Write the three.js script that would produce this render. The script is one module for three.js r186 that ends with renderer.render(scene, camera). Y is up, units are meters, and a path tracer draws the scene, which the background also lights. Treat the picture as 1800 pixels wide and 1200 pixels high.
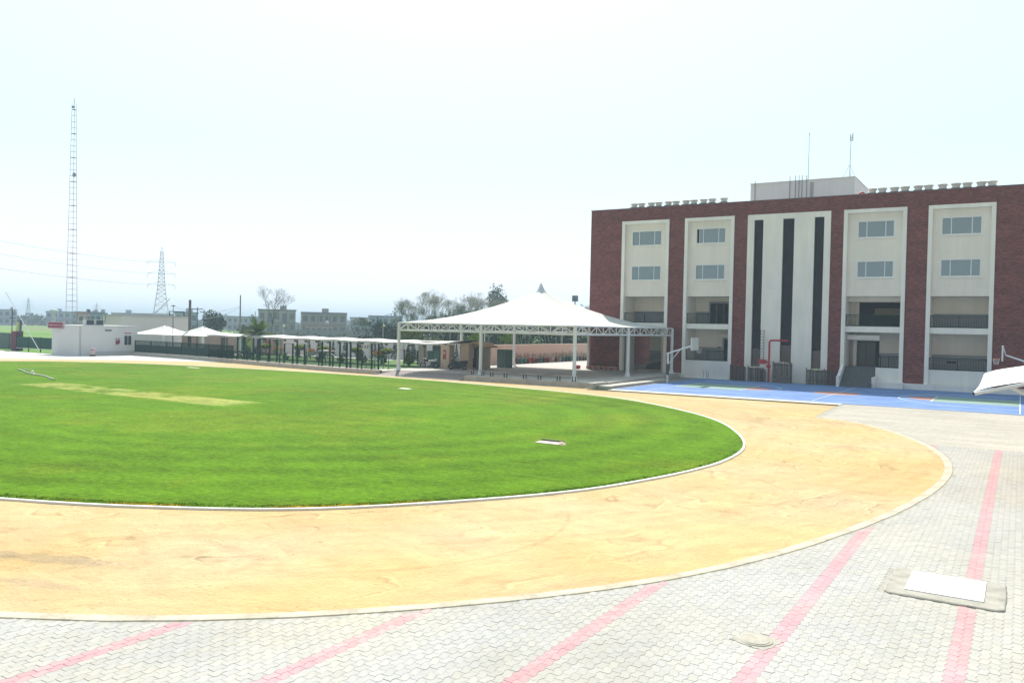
import * as THREE from 'three';
import { mergeGeometries } from 'three/addons/utils/BufferGeometryUtils.js';

// ---------- camera, sky, sun, exposure ----------
const scene = new THREE.Scene();
const camera = new THREE.PerspectiveCamera(44.88, 1.5, 0.1, 6000);
const D = Math.PI / 180;
camera.rotation.order = 'YXZ';
camera.rotation.set(-1.0151 * D, 31.63 * D, 1.2276 * D);
camera.position.set(40.62, 4.83, 82.09);
scene.add(camera);
const renderer = new THREE.WebGLRenderer({ antialias: true });
renderer.toneMapping = THREE.LinearToneMapping;
renderer.toneMappingExposure = 1.43;
renderer.shadowMap.enabled = true;
const SUN = new THREE.Vector3(-0.5, 1, -0.66).normalize();
{
  // hazy bright daylight: pale at the horizon, cyan-tinted higher up, white round the sun
  const W = 512, H = 256, d = new Float32Array(W * H * 4), v = new THREE.Vector3();
  const mix = (a, b, t) => a + (b - a) * t, ss = (a, b, x) => { x = Math.min(1, Math.max(0, (x - a) / (b - a))); return x * x * (3 - 2 * x); };
  for (let j = 0; j < H; j++) for (let i = 0; i < W; i++) {
    const el = ((j + .5) / H - .5) * Math.PI, az = ((i + .5) / W - .5) * 2 * Math.PI;
    v.set(Math.cos(el) * Math.cos(az), Math.sin(el), Math.cos(el) * Math.sin(az));
    const c = v.dot(SUN), e = Math.max(0, v.y), ang = Math.acos(Math.min(1, Math.max(-1, c))) / D;
    const k = ss(0, .22, e), f = ss(50, 100, ang), h = 1 - ss(.05, .5, e);   // pale horizon all round, deeper blue overhead away from the sun
    let r = mix(.85, .60, k), g = mix(.90, .825, k), b = mix(.96, .91, k);
    r = mix(r, .06 + .66 * h, f); g = mix(g, .09 + .58 * h, f); b = mix(b, .15 + .46 * h, f);
    const glow = Math.exp(-ang * ang / (2 * 19 * 19)) * .44; r += glow; g += glow * .50; b += glow * .36;
    if (v.y < 0) { r = .40; g = .36; b = .30; }
    d.set([r, g, b, 1], (j * W + i) * 4);
  }
  const t = new THREE.DataTexture(d, W, H, THREE.RGBAFormat, THREE.FloatType);
  t.mapping = THREE.EquirectangularReflectionMapping; t.magFilter = t.minFilter = THREE.LinearFilter; t.wrapS = THREE.RepeatWrapping; t.needsUpdate = true;
  scene.background = t; scene.environment = t;
}
const sun = new THREE.DirectionalLight(new THREE.Color().setRGB(1, .95, .86), 5);
sun.position.copy(SUN).multiplyScalar(200).add(new THREE.Vector3(0, 0, 30)); sun.target.position.set(0, 0, 30);
sun.castShadow = true; sun.shadow.radius = 2; sun.shadow.mapSize.set(4096, 4096);
Object.assign(sun.shadow.camera, { left: -120, right: 120, top: 120, bottom: -120, near: 1, far: 500 });
scene.add(sun, sun.target);
scene.fog = new THREE.FogExp2(new THREE.Color().setRGB(.68, .85, 1), 0.00078);

// ---------- helpers ----------
const mulberry = (a) => () => { a |= 0; a = a + 0x6D2B79F5 | 0; let t = Math.imul(a ^ a >>> 15, 1 | a); t = t + Math.imul(t ^ t >>> 7, 61 | t) ^ t; return ((t ^ t >>> 14) >>> 0) / 4294967296; };
const R = mulberry(20240611);
const rr = (a, b, f = R) => a + (b - a) * f();
const V = (x, y, z) => new THREE.Vector3(x, y, z);
const ORD = 'first,second,third,fourth,fifth,sixth,seventh,eighth,ninth,tenth,eleventh,twelfth,thirteenth,fourteenth,fifteenth,sixteenth,seventeenth,eighteenth,nineteenth,twentieth'.split(',');
const clamp = (x, a = 0, b = 1) => Math.min(b, Math.max(a, x));
const sstep = (a, b, x) => { x = clamp((x - a) / (b - a)); return x * x * (3 - 2 * x); };
const names = new Map();
const numbered = (n) => { const k = names.get(n) || 0; names.set(n, k + 1); return k ? n + '_' + String(k).padStart(3, '0') : n; };
function thing(name, label, category, p = [0, 0, 0], turn = 0, group) {
  const o = new THREE.Group(); o.name = numbered(name); o.position.set(...p); o.rotation.y = turn; scene.add(o);
  o.userData = { label, category }; if (group) o.userData.group = group; return o;
}
function place(m) { m.castShadow = m.receiveShadow = true; return m; }
function part(name, geo, mat, parent, label) {
  const m = place(new THREE.Mesh(geo, mat)); m.name = name; parent.add(m); if (label) m.userData.label = label; return m;
}
function stuffPart(name, geo, mat, parent) { const m = part(name, geo, mat, parent); m.userData.kind = 'stuff'; return m; }
function struct(name, geo, mat) { const m = place(new THREE.Mesh(geo, mat)); m.name = numbered(name); m.userData.kind = 'structure'; scene.add(m); return m; }
function structGroup(name) { const m = new THREE.Group(); m.name = numbered(name); m.userData.kind = 'structure'; scene.add(m); return m; }
function copy(src, name, label, p, turn = 0, scale = 1, group) {
  const o = src.clone(); o.name = numbered(name); o.position.set(...p); o.rotation.y = turn; o.scale.setScalar(scale); scene.add(o);
  o.userData = { ...src.userData, label }; if (group) o.userData.group = group; return o;
}
const lin2s = (c) => c <= .0031308 ? c * 12.92 : 1.055 * Math.pow(c, 1 / 2.4) - .055;
const col = (r, g, b) => new THREE.Color().setRGB(r, g, b);
const matte = (o) => new THREE.MeshPhysicalMaterial({ specularIntensity: .12, ...o });   // dry rough surfaces without sheen
const std = (r, g, b, rough = .8, o = {}) => new THREE.MeshStandardMaterial({ color: col(r, g, b), roughness: rough, ...o });
// merged-geometry builder
class MB {
  constructor() { this.g = []; }
  add(g) { this.g.push(g.index ? g.toNonIndexed() : g); return this; }
  box(x0, y0, z0, x1, y1, z1) { const g = new THREE.BoxGeometry(x1 - x0, y1 - y0, z1 - z0); g.translate((x0 + x1) / 2, (y0 + y1) / 2, (z0 + z1) / 2); boxUV(g); return this.add(g); }
  bar(a, b, r0, r1 = r0, seg = 6) { return this.add(barGeo(a, b, r0, r1, seg)); }
  beam(a, b, w, h) { return this.add(beamGeo(a, b, w, h)); }
  geo() { const l = this.g.map((g) => { for (const k of Object.keys(g.attributes)) if (!['position', 'normal', 'uv'].includes(k)) g.deleteAttribute(k); return g; }); return mergeGeometries(l); }
}
const mb = () => new MB();
function boxUV(g) { const p = g.attributes.position, n = g.attributes.normal, u = g.attributes.uv; for (let i = 0; i < p.count; i++) { const ax = Math.abs(n.getX(i)), ay = Math.abs(n.getY(i)); if (ax > .5) u.setXY(i, p.getZ(i), p.getY(i)); else if (ay > .5) u.setXY(i, p.getX(i), p.getZ(i)); else u.setXY(i, p.getX(i), p.getY(i)); } }
const box = (x0, y0, z0, x1, y1, z1) => mb().box(x0, y0, z0, x1, y1, z1).geo();
const UP = V(0, 1, 0);
function barGeo(a, b, r0, r1 = r0, seg = 6) {
  const A = V(...a), B = V(...b), d = B.clone().sub(A), L = d.length(), g = new THREE.CylinderGeometry(r1, r0, L, seg, 1);
  g.translate(0, L / 2, 0); g.applyQuaternion(new THREE.Quaternion().setFromUnitVectors(UP, d.normalize())); g.translate(A.x, A.y, A.z); return g;
}
function beamGeo(a, b, w, h) {
  const A = V(...a), B = V(...b), d = B.clone().sub(A), L = d.length(), g = new THREE.BoxGeometry(w, h, L);
  const m = new THREE.Object3D(); m.position.copy(A).add(B).multiplyScalar(.5); m.lookAt(B); m.updateMatrix(); g.applyMatrix4(m.matrix); return g;
}
const tube = (pts, r, seg = 6, n = 24) => new THREE.TubeGeometry(new THREE.CatmullRomCurve3(pts.map((p) => V(...p))), n, r, seg);
const lathe = (pts, seg = 20) => new THREE.LatheGeometry(pts.map((p) => new THREE.Vector2(...p)), seg);
function flat(pts, y, uv, holes = []) {   // pts [x, z] -> sheet at height y with uv in metres, or mapped into uv = [x0, z1, width, depth]
  const mk = (P, C) => { const s = new C(); P.forEach(([x, z], i) => i ? s.lineTo(x, -z) : s.moveTo(x, -z)); return s; };
  const s = mk(pts, THREE.Shape); for (const h of holes) s.holes.push(mk(h, THREE.Path));
  const g = new THREE.ShapeGeometry(s, 1); g.rotateX(-Math.PI / 2); g.translate(0, y, 0);
  const p = g.attributes.position, u = g.attributes.uv;
  for (let i = 0; i < p.count; i++) { const x = p.getX(i), z = p.getZ(i); uv ? u.setXY(i, (x - uv[0]) / uv[2], (uv[1] - z) / uv[3]) : u.setXY(i, x, z); }
  return g;
}
const rect = (x0, z0, x1, z1) => [[x0, z0], [x1, z0], [x1, z1], [x0, z1]];
function smooth(pts, n, closed = true) { const c = new THREE.CatmullRomCurve3(pts.map(([x, z]) => V(x, 0, z)), closed, 'centripetal'); return c.getSpacedPoints(n).map((p) => [p.x, p.z]).slice(0, closed ? n : n + 1); }
function inside(P, x, z) { let c = false; for (let i = 0, j = P.length - 1; i < P.length; j = i++) { const [xi, zi] = P[i], [xj, zj] = P[j]; if ((zi > z) !== (zj > z) && x < (xj - xi) * (z - zi) / (zj - zi) + xi) c = !c; } return c; }
function ribbon(P, o0, o1, y0, y1, closed, wob = 0) { // kerb along P with offsets o0..o1 to its left-hand side
  const n = P.length, pos = [], idx = [], uv = []; let s = 0;
  for (let i = 0; i < n; i++) {
    const a = P[closed ? (i - 1 + n) % n : Math.max(0, i - 1)], b = P[closed ? (i + 1) % n : Math.min(n - 1, i + 1)];
    const dx = b[0] - a[0], dz = b[1] - a[1], L = Math.hypot(dx, dz) || 1, nx = dz / L, nz = -dx / L;
    if (i) s += Math.hypot(P[i][0] - P[i - 1][0], P[i][1] - P[i - 1][1]);
    const w = wob * (R() - .5), c = .012;
    for (const [o, y] of [[o0, y0], [o0, y1 - c], [o0 + c, y1], [o1 - c + w, y1], [o1 + w, y1 - c], [o1 + w, y0]]) { pos.push(P[i][0] + nx * o, y, P[i][1] + nz * o); uv.push(s, o + y); }
  }
  const m = closed ? n : n - 1;
  for (let i = 0; i < m; i++) for (let k = 0; k < 5; k++) { const a = i * 6 + k, b = ((i + 1) % n) * 6 + k; idx.push(a, a + 1, b, b, a + 1, b + 1); }
  const g = new THREE.BufferGeometry(); g.setAttribute('position', new THREE.Float32BufferAttribute(pos, 3)); g.setAttribute('uv', new THREE.Float32BufferAttribute(uv, 2)); g.setIndex(idx);
  const h = g.toNonIndexed(); h.computeVertexNormals(); return h;
}
const slabShape = (outer, holes, z0, z1) => { // outline and holes in the facade plane, extruded z0..z1
  const s = new THREE.Shape(outer.map(([x, y]) => new THREE.Vector2(x, y))); for (const h of holes) s.holes.push(new THREE.Path(h.map(([x, y]) => new THREE.Vector2(x, y))));
  const g = new THREE.ExtrudeGeometry(s, { depth: z1 - z0, bevelEnabled: false }); g.translate(0, 0, z0); return g;
};
const rc = (x0, y0, x1, y1) => [[x0, y0], [x1, y0], [x1, y1], [x0, y1]];

// ---------- noise and textures ----------
const NT = new Float32Array(65536); { const f = mulberry(77); for (let i = 0; i < 65536; i++) NT[i] = f(); }
function vn(x, y) { const xi = Math.floor(x), yi = Math.floor(y); let fx = x - xi, fy = y - yi; fx = fx * fx * (3 - 2 * fx); fy = fy * fy * (3 - 2 * fy); const a = (yi & 255) << 8, b = ((yi + 1) & 255) << 8, c = xi & 255, d = (xi + 1) & 255; const p = NT[a + c], q = NT[a + d], r = NT[b + c], s = NT[b + d]; return p + (q - p) * fx + (r + (s - r) * fx - p - (q - p) * fx) * fy; }
function fbm(x, y, o = 4) { let s = 0, a = .5, t = 0; for (let i = 0; i < o; i++) { s += a * vn(x, y); t += a; x = x * 2.03 + 17.3; y = y * 2.03 + 9.1; a *= .5; } return s / t; }
function texture(w, h, fn, o = {}) { // fn(i, j) -> [r, g, b] linear
  const d = new Uint8Array(w * h * 4);
  for (let j = 0; j < h; j++) for (let i = 0; i < w; i++) { const c = fn(i, j), k = (j * w + i) * 4; if (o.data) { d[k] = d[k + 1] = d[k + 2] = clamp(c) * 255; } else { d[k] = lin2s(clamp(c[0])) * 255; d[k + 1] = lin2s(clamp(c[1])) * 255; d[k + 2] = lin2s(clamp(c[2])) * 255; } d[k + 3] = 255; }
  const t = new THREE.DataTexture(d, w, h, THREE.RGBAFormat); if (!o.data) t.colorSpace = THREE.SRGBColorSpace;
  t.magFilter = THREE.LinearFilter; t.minFilter = THREE.LinearMipmapLinearFilter; t.generateMipmaps = true; t.anisotropy = 8;
  t.wrapS = t.wrapT = o.clamp ? THREE.ClampToEdgeWrapping : THREE.RepeatWrapping; if (o.rep) t.repeat.set(o.rep, o.rep2 || o.rep); t.needsUpdate = true; return t;
}
const grain = (r, g, b, amt, sc, size, o = {}) => texture(256, 256, (i, j) => { const x = i / 256, y = j / 256; const n = fbm(x * sc + 3, y * sc, 4) - .5, m = vn(x * 90, y * 90) - .5, k = 1 + amt * (n * 1.6 + m * .5); return [r * k, g * k, b * k]; }, { rep: 1 / size, ...o });
const bumpT = texture(256, 256, (i, j) => fbm(i / 6, j / 6, 4), { data: true, rep: 1 / .8 });
// ---------- ground layout (metres; the facade is the plane z = 0) ----------
const GRASS = smooth([[18.6, 70.4], [21.6, 69.05], [24.96, 66.85], [28.03, 63], [29.6, 60.2], [30.45, 57.6], [31.1, 54.6], [31.33, 52], [31.1, 48.9], [30.5, 46.4], [29.2, 43.1], [26.9, 38.8], [23.5, 34.75], [17.8, 30.1], [12.2, 27.75], [6.5, 26.5], [-6.7, 24.7], [-23, 25], [-35.6, 26.8], [-43, 29.3], [-48.6, 33], [-53, 39.5], [-55.5, 48], [-53.5, 58], [-47, 66.5], [-36, 72.5], [-22, 75.4], [-8, 75.7], [3, 74.4], [11.5, 72.6]].map((p) => p), 260);
const OUTER = smooth([[30.6, 32.4], [32.9, 33.7], [35, 36.7], [36.96, 41.1], [38.06, 45.3], [38.42, 48.4], [38.42, 51.2], [38.0, 55.6], [37.16, 59.9], [35.7, 64.7], [34.3, 67.6], [31.7, 71.05], [28.9, 73.6], [26.6, 75], [20, 78.6], [11, 82], [0, 84.5], [-14, 86], [-30, 85]], 150, false);
const SAND = [...OUTER, ...smooth([[-30, 85], [-46, 81.5], [-58, 72], [-64, 58], [-64, 46], [-60.4, 37], [-57.7, 32.8], [-50.9, 26.9], [-43.4, 21.2], [-39, 18.3]], 40, false).slice(1), [-39, 16], [-30, 18], [-22, 19.5], [11.4, 19.5], [11.4, 23.62], [30.3, 23.62]];
const AREA = [-66, 88, 106, 72];   // x0, z1, width, depth of the two field textures

const sandMap = (() => {
  const f = mulberry(5), arcs = [];
  const along = (x, z) => z;   // swirls of tyres and feet round the bend
  for (let i = 0; i < 70; i++) { const near = i < 45; arcs.push([near ? rr(8, 36, f) : rr(-10, 34, f), near ? rr(56, 78, f) : rr(26, 70, f), rr(1.2, 7, f), rr(0, 6.28, f), rr(.5, 1.6, f), rr(.025, .07, f), rr(-.17, .1, f)]); }
  const damp = [[24.0, 73.0, 1.9, .32, .5, -.35], [21.2, 73.8, 1.2, .3, .45, -.2], [32, 34.7, 2.6, .35, .22, .1], [34.5, 44.5, 1.3, .5, .35, 0], [29.5, 36, 2.2, .3, .25, .1], [25.6, 73.9, 1.2, .2, .35, -.3], [33.6, 56.5, 2.2, .35, .16, -.6]];
  return texture(2048, 1400, (i, j) => {
    const x = AREA[0] + AREA[2] * i / 2048, z = AREA[1] - AREA[3] * j / 1400;
    const ang = Math.atan2(z - 47.5, x - 8), rad = Math.hypot(x - 8, (z - 47.5));
    const big = fbm(x * .16, z * .16, 4) - .5, st = fbm(ang * 9 + 40, rad * 2.6, 4) - .5, st2 = fbm(ang * 26 + 11, rad * 7, 3) - .5, sp = vn(x * 19, z * 19);
    const warp = fbm(x * .5, z * .5, 3) * 5, sw = fbm(x * .55 + warp, z * 2.1 + warp, 4) - .5;
    let k = 1 + big * .22 + st * .16 + st2 * .12 + sw * .24 + (sp - .5) * .10 + (vn(x * 8, z * 8) - .5) * .07;
    const dark = sstep(.62, .8, fbm(ang * 15 + 5, rad * 1.9 + warp * .6, 4)); k -= dark * .10; const w2 = fbm(x * .9 + 7, z * .9, 2) * 1.6, rg = vn(ang * 22 + w2 + 60, rad * 2.4 + w2 * 2) - .5, rg2 = vn(ang * 40 + w2 * 2, rad * 5 + w2 * 3) - .5; k += (Math.exp(-rg * rg * 900) * .24 - Math.exp(-((rg - .05) ** 2) * 900) * .27) * sstep(.42, .62, fbm(x * .35 + 3, z * .35, 3)) + Math.exp(-rg2 * rg2 * 700) * .07 * (vn(x * .8, z * .8) - .4);
    for (const a of arcs) { const dx = x - a[0]; if (dx > 8 || dx < -8) continue; const dz = z - a[1], d = Math.sqrt(dx * dx + dz * dz); if (d > a[2] + .25 || d < a[2] - .25) continue; let t = Math.atan2(dz, dx) - a[3]; t = Math.atan2(Math.sin(t), Math.cos(t)); if (Math.abs(t) < a[4]) k += a[6] * Math.exp(-((d - a[2]) ** 2) / (a[5] * a[5])) * (1 - (t / a[4]) ** 2) * (.5 + vn(x * 9, z * 9)); }
    if (sp > .955 && vn(x * 7.3, z * 7.3) > .5) k *= .66; k -= .10 * sstep(.70, .86, vn(x * 3.7 + 5, z * 3.7)) * sstep(.5, .7, vn(x * .4, z * .4 + 9));
    let r = .485, g = .348, b = .192; const sat = fbm(x * .3 + 9, z * .3, 3) - .5; b *= 1 - sat * .5; g *= 1 - sat * .12;
    for (const q of damp) { const c = Math.cos(q[5]), s = Math.sin(q[5]), dx = x - q[0], dz = z - q[1], e = ((dx * c + dz * s) / q[2]) ** 2 + ((-dx * s + dz * c) / q[3]) ** 2; const w = .72 * q[4] * sstep(.28, .62, Math.exp(-e) * (.35 + 1.1 * fbm(x * 3, z * 6, 3))); r *= 1 - w * .62; g *= 1 - w * .5; b *= 1 - w * .15; }
    return [r * k, g * k, b * k];
  }, { clamp: true });
})();
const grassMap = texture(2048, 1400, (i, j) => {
  const x = AREA[0] + AREA[2] * i / 2048, z = AREA[1] - AREA[3] * j / 1400;
  const big = fbm(x * .12, z * .12, 4) - .5, mid = fbm(x * .9, z * .9, 3) - .5, fine = vn(x * 17, z * 17) - .5, str = fbm(x * .8 - z * .2, z * 3.4, 3) - .5;
  // mowing lines that follow the edge of the oval
  const ang = Math.atan2(z - 48.5, x - 6), ell = Math.hypot((x - 6) / 25, (z - 48.5) / 22.5);
  const mow = x > 4 ? Math.sin(ell * 62 + Math.sin(ang * 3) * .6) * .10 * sstep(.42, .7, ell) : Math.sin(z * 2.6) * .02;
  let k = 1 + big * .34 + mid * .3 + fine * .5 + (vn(x * 6.1, z * 9.3) - .5) * .3 + str * .26 + mow;
  let r = .088, g = .178, b = .008; const ye = sstep(.5, .72, fbm(x * .22 + 31, z * .22, 4)); r *= 1 + ye * .3; g *= 1 + ye * .03; b *= 1 + ye * .4;
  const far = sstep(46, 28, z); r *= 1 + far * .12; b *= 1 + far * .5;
  // worn cricket strip
  const px = x + 8.4, pz = z - 49.7 - px * .02, pe = Math.max(Math.abs(px) / 11.2, Math.abs(pz) / (1.55 + .5 * (fbm(x * .8, z * .8, 3) - .5)));
  const worn = sstep(1.05, .86, pe) * sstep(.26, .62, fbm(x * .9 + 3, z * 1.6, 4) + .22 * sstep(.45, .95, Math.abs(px) / 11));
  r += worn * .17; g += worn * .11; b += worn * .065;
  // dry orange rim along the kerb
  if (z > 44 && ell > .84 && x > -30 && x < 28.5) { const l = Math.hypot(x - 4, (z - 48) * 1.1), nx = (x - 4) / l, nz = (z - 48) / l; if (!inside(GRASS, x + nx * .34, z + nz * .34)) { const rim = sstep(.42, .62, fbm(x * .6, z * .6, 3)); r += rim * .22; g += rim * .03; } }
  return [r * k, g * k, b * k];
}, { clamp: true });
const sandBump = texture(512, 512, (i, j) => fbm(i / 9, j / 9, 5) * .8 + vn(i / 2.2, j / 2.2) * .2, { data: true }); sandBump.repeat.set(AREA[2] / 3, AREA[3] / 3);
const grassBump = texture(512, 512, (i, j) => fbm(i / 3, j / 3, 3), { data: true }); grassBump.repeat.set(AREA[2] / 3.2, AREA[3] / 3.2);

// far land: fields, one sheet to the horizon
{
  const g = new THREE.PlaneGeometry(6000, 6000, 1, 1); g.rotateX(-Math.PI / 2); g.translate(-300, -.08, -300);
  const p = g.attributes.position, u = g.attributes.uv; for (let i = 0; i < p.count; i++) u.setXY(i, p.getX(i) / 700, p.getZ(i) / 700);
  const t = texture(1024, 1024, (i, j) => { const x = i / 1024 * 9, y = j / 1024 * 9; const c = vn(Math.floor(x * 2.1 + .3 * vn(x, y)) * 7.7, Math.floor(y * 2.9) * 5.1), n = fbm(x * 6, y * 6, 4) - .5; const k = 1 + n * .5; return c < .22 ? [.2 * k, .17 * k, .09 * k] : [(.095 + .06 * c) * k, (.19 + .05 * c) * k, (.04 + .02 * c) * k]; });
  struct('farmland', g, matte({ map: t, roughness: 1 }));
}
struct('sand_track', flat(SAND, .004, AREA, [GRASS]), matte({ map: sandMap, bumpMap: sandBump, bumpScale: .028, roughness: 1 }));
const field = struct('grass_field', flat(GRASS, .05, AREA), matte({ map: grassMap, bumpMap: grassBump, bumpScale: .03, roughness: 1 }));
const whitePaint = new THREE.MeshStandardMaterial({ map: grain(.74, .73, .70, .14, 9, 3), roughness: .7 });
const concrete = new THREE.MeshStandardMaterial({ map: grain(.42, .39, .35, .3, 8, 2.5), bumpMap: bumpT, bumpScale: .004, roughness: .95 });
const palestone = new THREE.MeshStandardMaterial({ map: grain(.43, .375, .285, .5, 8, 3.2), bumpMap: bumpT, bumpScale: .004, roughness: .95 });
struct('kerb', ribbon([...GRASS].reverse(), 0, .095, -.02, .066, true, .02), whitePaint);
struct('kerb', ribbon(OUTER, -.02, .24, -.05, .014, false, .035), palestone);

// short blades that break the outline of the near edge of the lawn
{
  const blade = new THREE.BufferGeometry(), P = []; const f = mulberry(9);
  for (let k = 0; k < 6; k++) { const a = rr(0, 6.28, f), x = rr(-.05, .05, f), z = rr(-.05, .05, f), w = .006, h = rr(.025, .055, f), lx = rr(-.03, .03, f), lz = rr(-.03, .03, f), c = Math.cos(a) * w, s = Math.sin(a) * w; P.push(x - c, 0, z - s, x + c, 0, z + s, x + lx, h, z + lz); }
  blade.setAttribute('position', new THREE.Float32BufferAttribute(P, 3)); blade.computeVertexNormals();
  const pts = []; let guard = 0;
  while (pts.length < 9000 && guard++ < 500000) { const x = rr(-2, 31.4, f), z = rr(40, 76, f), d = Math.hypot(x - 40.6, z - 82); if (d > 34 || f() > (22 / d) ** 2) continue; if (inside(GRASS, x, z) && !inside(GRASS, x + .2, z + .36)) pts.push([x, z]); }
  const im = place(new THREE.InstancedMesh(blade, matte({ roughness: 1 }), pts.length)); im.name = 'grass_blades'; im.userData.kind = 'stuff'; im.userData.label = 'short green grass blades covering the oval field'; im.userData.category = 'grass';
  const o = new THREE.Object3D(), c = new THREE.Color();
  pts.forEach(([x, z], i) => { o.position.set(x, .048, z); o.rotation.set(0, rr(0, 6.28, f), 0); o.scale.setScalar(rr(.3, .95, f)); o.updateMatrix(); im.setMatrixAt(i, o.matrix); const k = rr(.75, 1.25, f); c.setRGB(.085 * k * rr(.9, 1.5, f), .185 * k, .008 * k); im.setColorAt(i, c); });
  scene.add(im);
}

// ---------- paved yard of interlocking pavers ----------
const yard = structGroup('pavement');
const CW = .1375, CL = .225, STRIPES = [29.36, 32.09, 34.83, 37.42, 40.0];
{
  const joint = new THREE.MeshStandardMaterial({ map: grain(.31, .295, .26, .4, 10, 2), roughness: 1 });
  part('paving_bed', flat([[30.3, 21.62], [120, 21.62], [120, 130], [-20, 130], [-20, 86.6], ...[...OUTER].reverse().filter((p) => p[0] > -14).map((p) => p), [30.3, 23.6]], -.0045), joint, yard);
  const outline = (ph, g) => { // zigzag sides, straight ends; ph 0 or .5 picks which half of the zigzag the stone starts on
    const zz = (t) => { const u = ((t + ph) % 1 + 1) % 1; return .021 * (u < .25 ? u * 4 : u < .75 ? 2 - u * 4 : u * 4 - 4); };
    const L = [0, .25, .5, .75, 1], a = L.map((t) => [zz(t) + g, CL * t + (t === 0 ? g : t === 1 ? -g : 0)]), b = L.slice().reverse().map((t) => [zz(t) + CW - g, CL * t + (t === 0 ? g : t === 1 ? -g : 0)]);
    return [...a, ...b];
  };
  const stone = (ph) => {
    const o = outline(ph, .0016), i = outline(ph, .0042), n = o.length, pos = [], idx = [], uv = [];
    for (const [P, y] of [[o, -.03], [o, -.004], [i, 0]]) for (const [x, z] of P) { pos.push(x, y, z); uv.push(x * 2, z * 2); }
    for (let k = 0; k < 2; k++) for (let j = 0; j < n; j++) { const a = k * n + j, b = k * n + (j + 1) % n; idx.push(a, a + n, b, b, a + n, b + n); }
    for (const t of THREE.ShapeUtils.triangulateShape(i.map((p) => new THREE.Vector2(...p)), [])) idx.push(2 * n + t[0], 2 * n + t[2], 2 * n + t[1]);
    const g = new THREE.BufferGeometry(); g.setAttribute('position', new THREE.Float32BufferAttribute(pos, 3)); g.setAttribute('uv', new THREE.Float32BufferAttribute(uv, 2)); g.setIndex(idx);
    const h = g.toNonIndexed(); h.computeVertexNormals(); return h;
  };
  const G = [stone(0), stone(.5)], wear = texture(128, 128, (i, j) => { const k = .93 + .16 * (fbm(i / 20, j / 20, 4) - .5) + .14 * (vn(i / 1.5, j / 1.5) - .5); return [k, k, k]; });
  const greys = [[.415, .396, .365], [.421, .402, .371], [.409, .390, .360], [.425, .401, .361], [.413, .396, .373]], pinks = [[.52, .315, .325], [.505, .30, .312], [.535, .335, .342]];
  const mk = (c) => matte({ color: col(...c), map: wear, roughness: .92 });
  const gm = greys.map(mk), pm = pinks.map(mk), all = [];
  const f = mulberry(31);
  for (let ci = 0; ci < 150; ci++) {
    const x = 26.2 + ci * CW, off = ci % 2 ? CL / 2 : 0;
    const red = STRIPES.some((s) => Math.abs(x + CW / 2 - s) < CW);
    for (let zi = 0; zi < 168; zi++) {
      const z = 41.05 + zi * CL + off, cx = x + CW / 2, cz = z + CL / 2;
      if (inside(SAND, cx, cz) || inside(SAND, cx - .33, cz) || inside(SAND, cx - .2, cz - .24) || inside(SAND, cx, cz - .3) || (cx < 26.9 && cz < 75)) continue;
      if (cx > 38.5 && cx < 40.55 && cz > 63.35 && cz < 65.3) continue;             // the slab lies here
      if (Math.hypot(cx - 37.22, cz - 69.08) < .30) continue;                      // and the manhole
      all.push([x, z, ci % 2 ? 1 : 0, red, cz, cx]);
    }
  }
  const vis = (a) => { const dx = a[5] - 40.62, dz = a[4] - 82.09, d = -dx * .524 - dz * .8515, r = dx * .8515 - dz * .524; return d > 10.2 && Math.abs(r) < d * .615 ? d : 999; };
  all.sort((a, b) => vis(a) - vis(b));
  const near = all.slice(0, 300), rest = all.slice(300);
  const o = new THREE.Object3D();
  const jit = (a) => { o.position.set(a[0], rr(-.0015, .0025, f), a[1]); o.rotation.set(rr(-.008, .008, f), 0, rr(-.008, .008, f)); o.scale.setScalar(1); o.updateMatrix(); };
  near.forEach((a, i) => { const m = part('paver' + (i ? '_' + String(i).padStart(3, '0') : ''), G[a[2]], a[3] ? pm[(f() * 3) | 0] : gm[(f() * 5) | 0], yard); jit(a); m.position.copy(o.position); m.rotation.copy(o.rotation); });
  const white = matte({ map: wear, roughness: .92 }), c = new THREE.Color();
  for (const k of [0, 1]) {
    const L = rest.filter((a) => a[2] === k), im = place(new THREE.InstancedMesh(G[k], white, L.length)); im.name = 'more_pavers'; im.userData.kind = 'stuff';
    L.forEach((a, i) => { jit(a); im.setMatrixAt(i, o.matrix); const q = (a[3] ? pinks : greys)[(f() * (a[3] ? 3 : 5)) | 0], s = rr(.96, 1.04, f), warm = .06 * (fbm(a[0] * .45, a[1] * .45, 3) - .5) * 4 * (a[5] < 34 ? 1 : .5); const st = 1 + .22 * (fbm(a[0] * .7 + 5, a[1] * .5, 4) - .5); c.setRGB(q[0] * s * st * (1 + warm * .3), q[1] * s * st, q[2] * s * st * (1 - warm)); im.setColorAt(i, c); });
    yard.add(im);
  }
  // the strip beside the court, laid crosswise
  const L2 = [];
  for (let zi = 0; zi < 142; zi++) for (let xi = 0; xi < 80; xi++) { const z = 21.66 + zi * CW, x = 30.35 + xi * CL + (zi % 2 ? CL / 2 : 0); if (z > 40.95 || x > 46) continue; if (inside(SAND, x + .11, z + .07) || inside(SAND, x - .25, z + .07) || inside(SAND, x, z + .4)) continue; L2.push([x, z, zi % 2]); }
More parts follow.
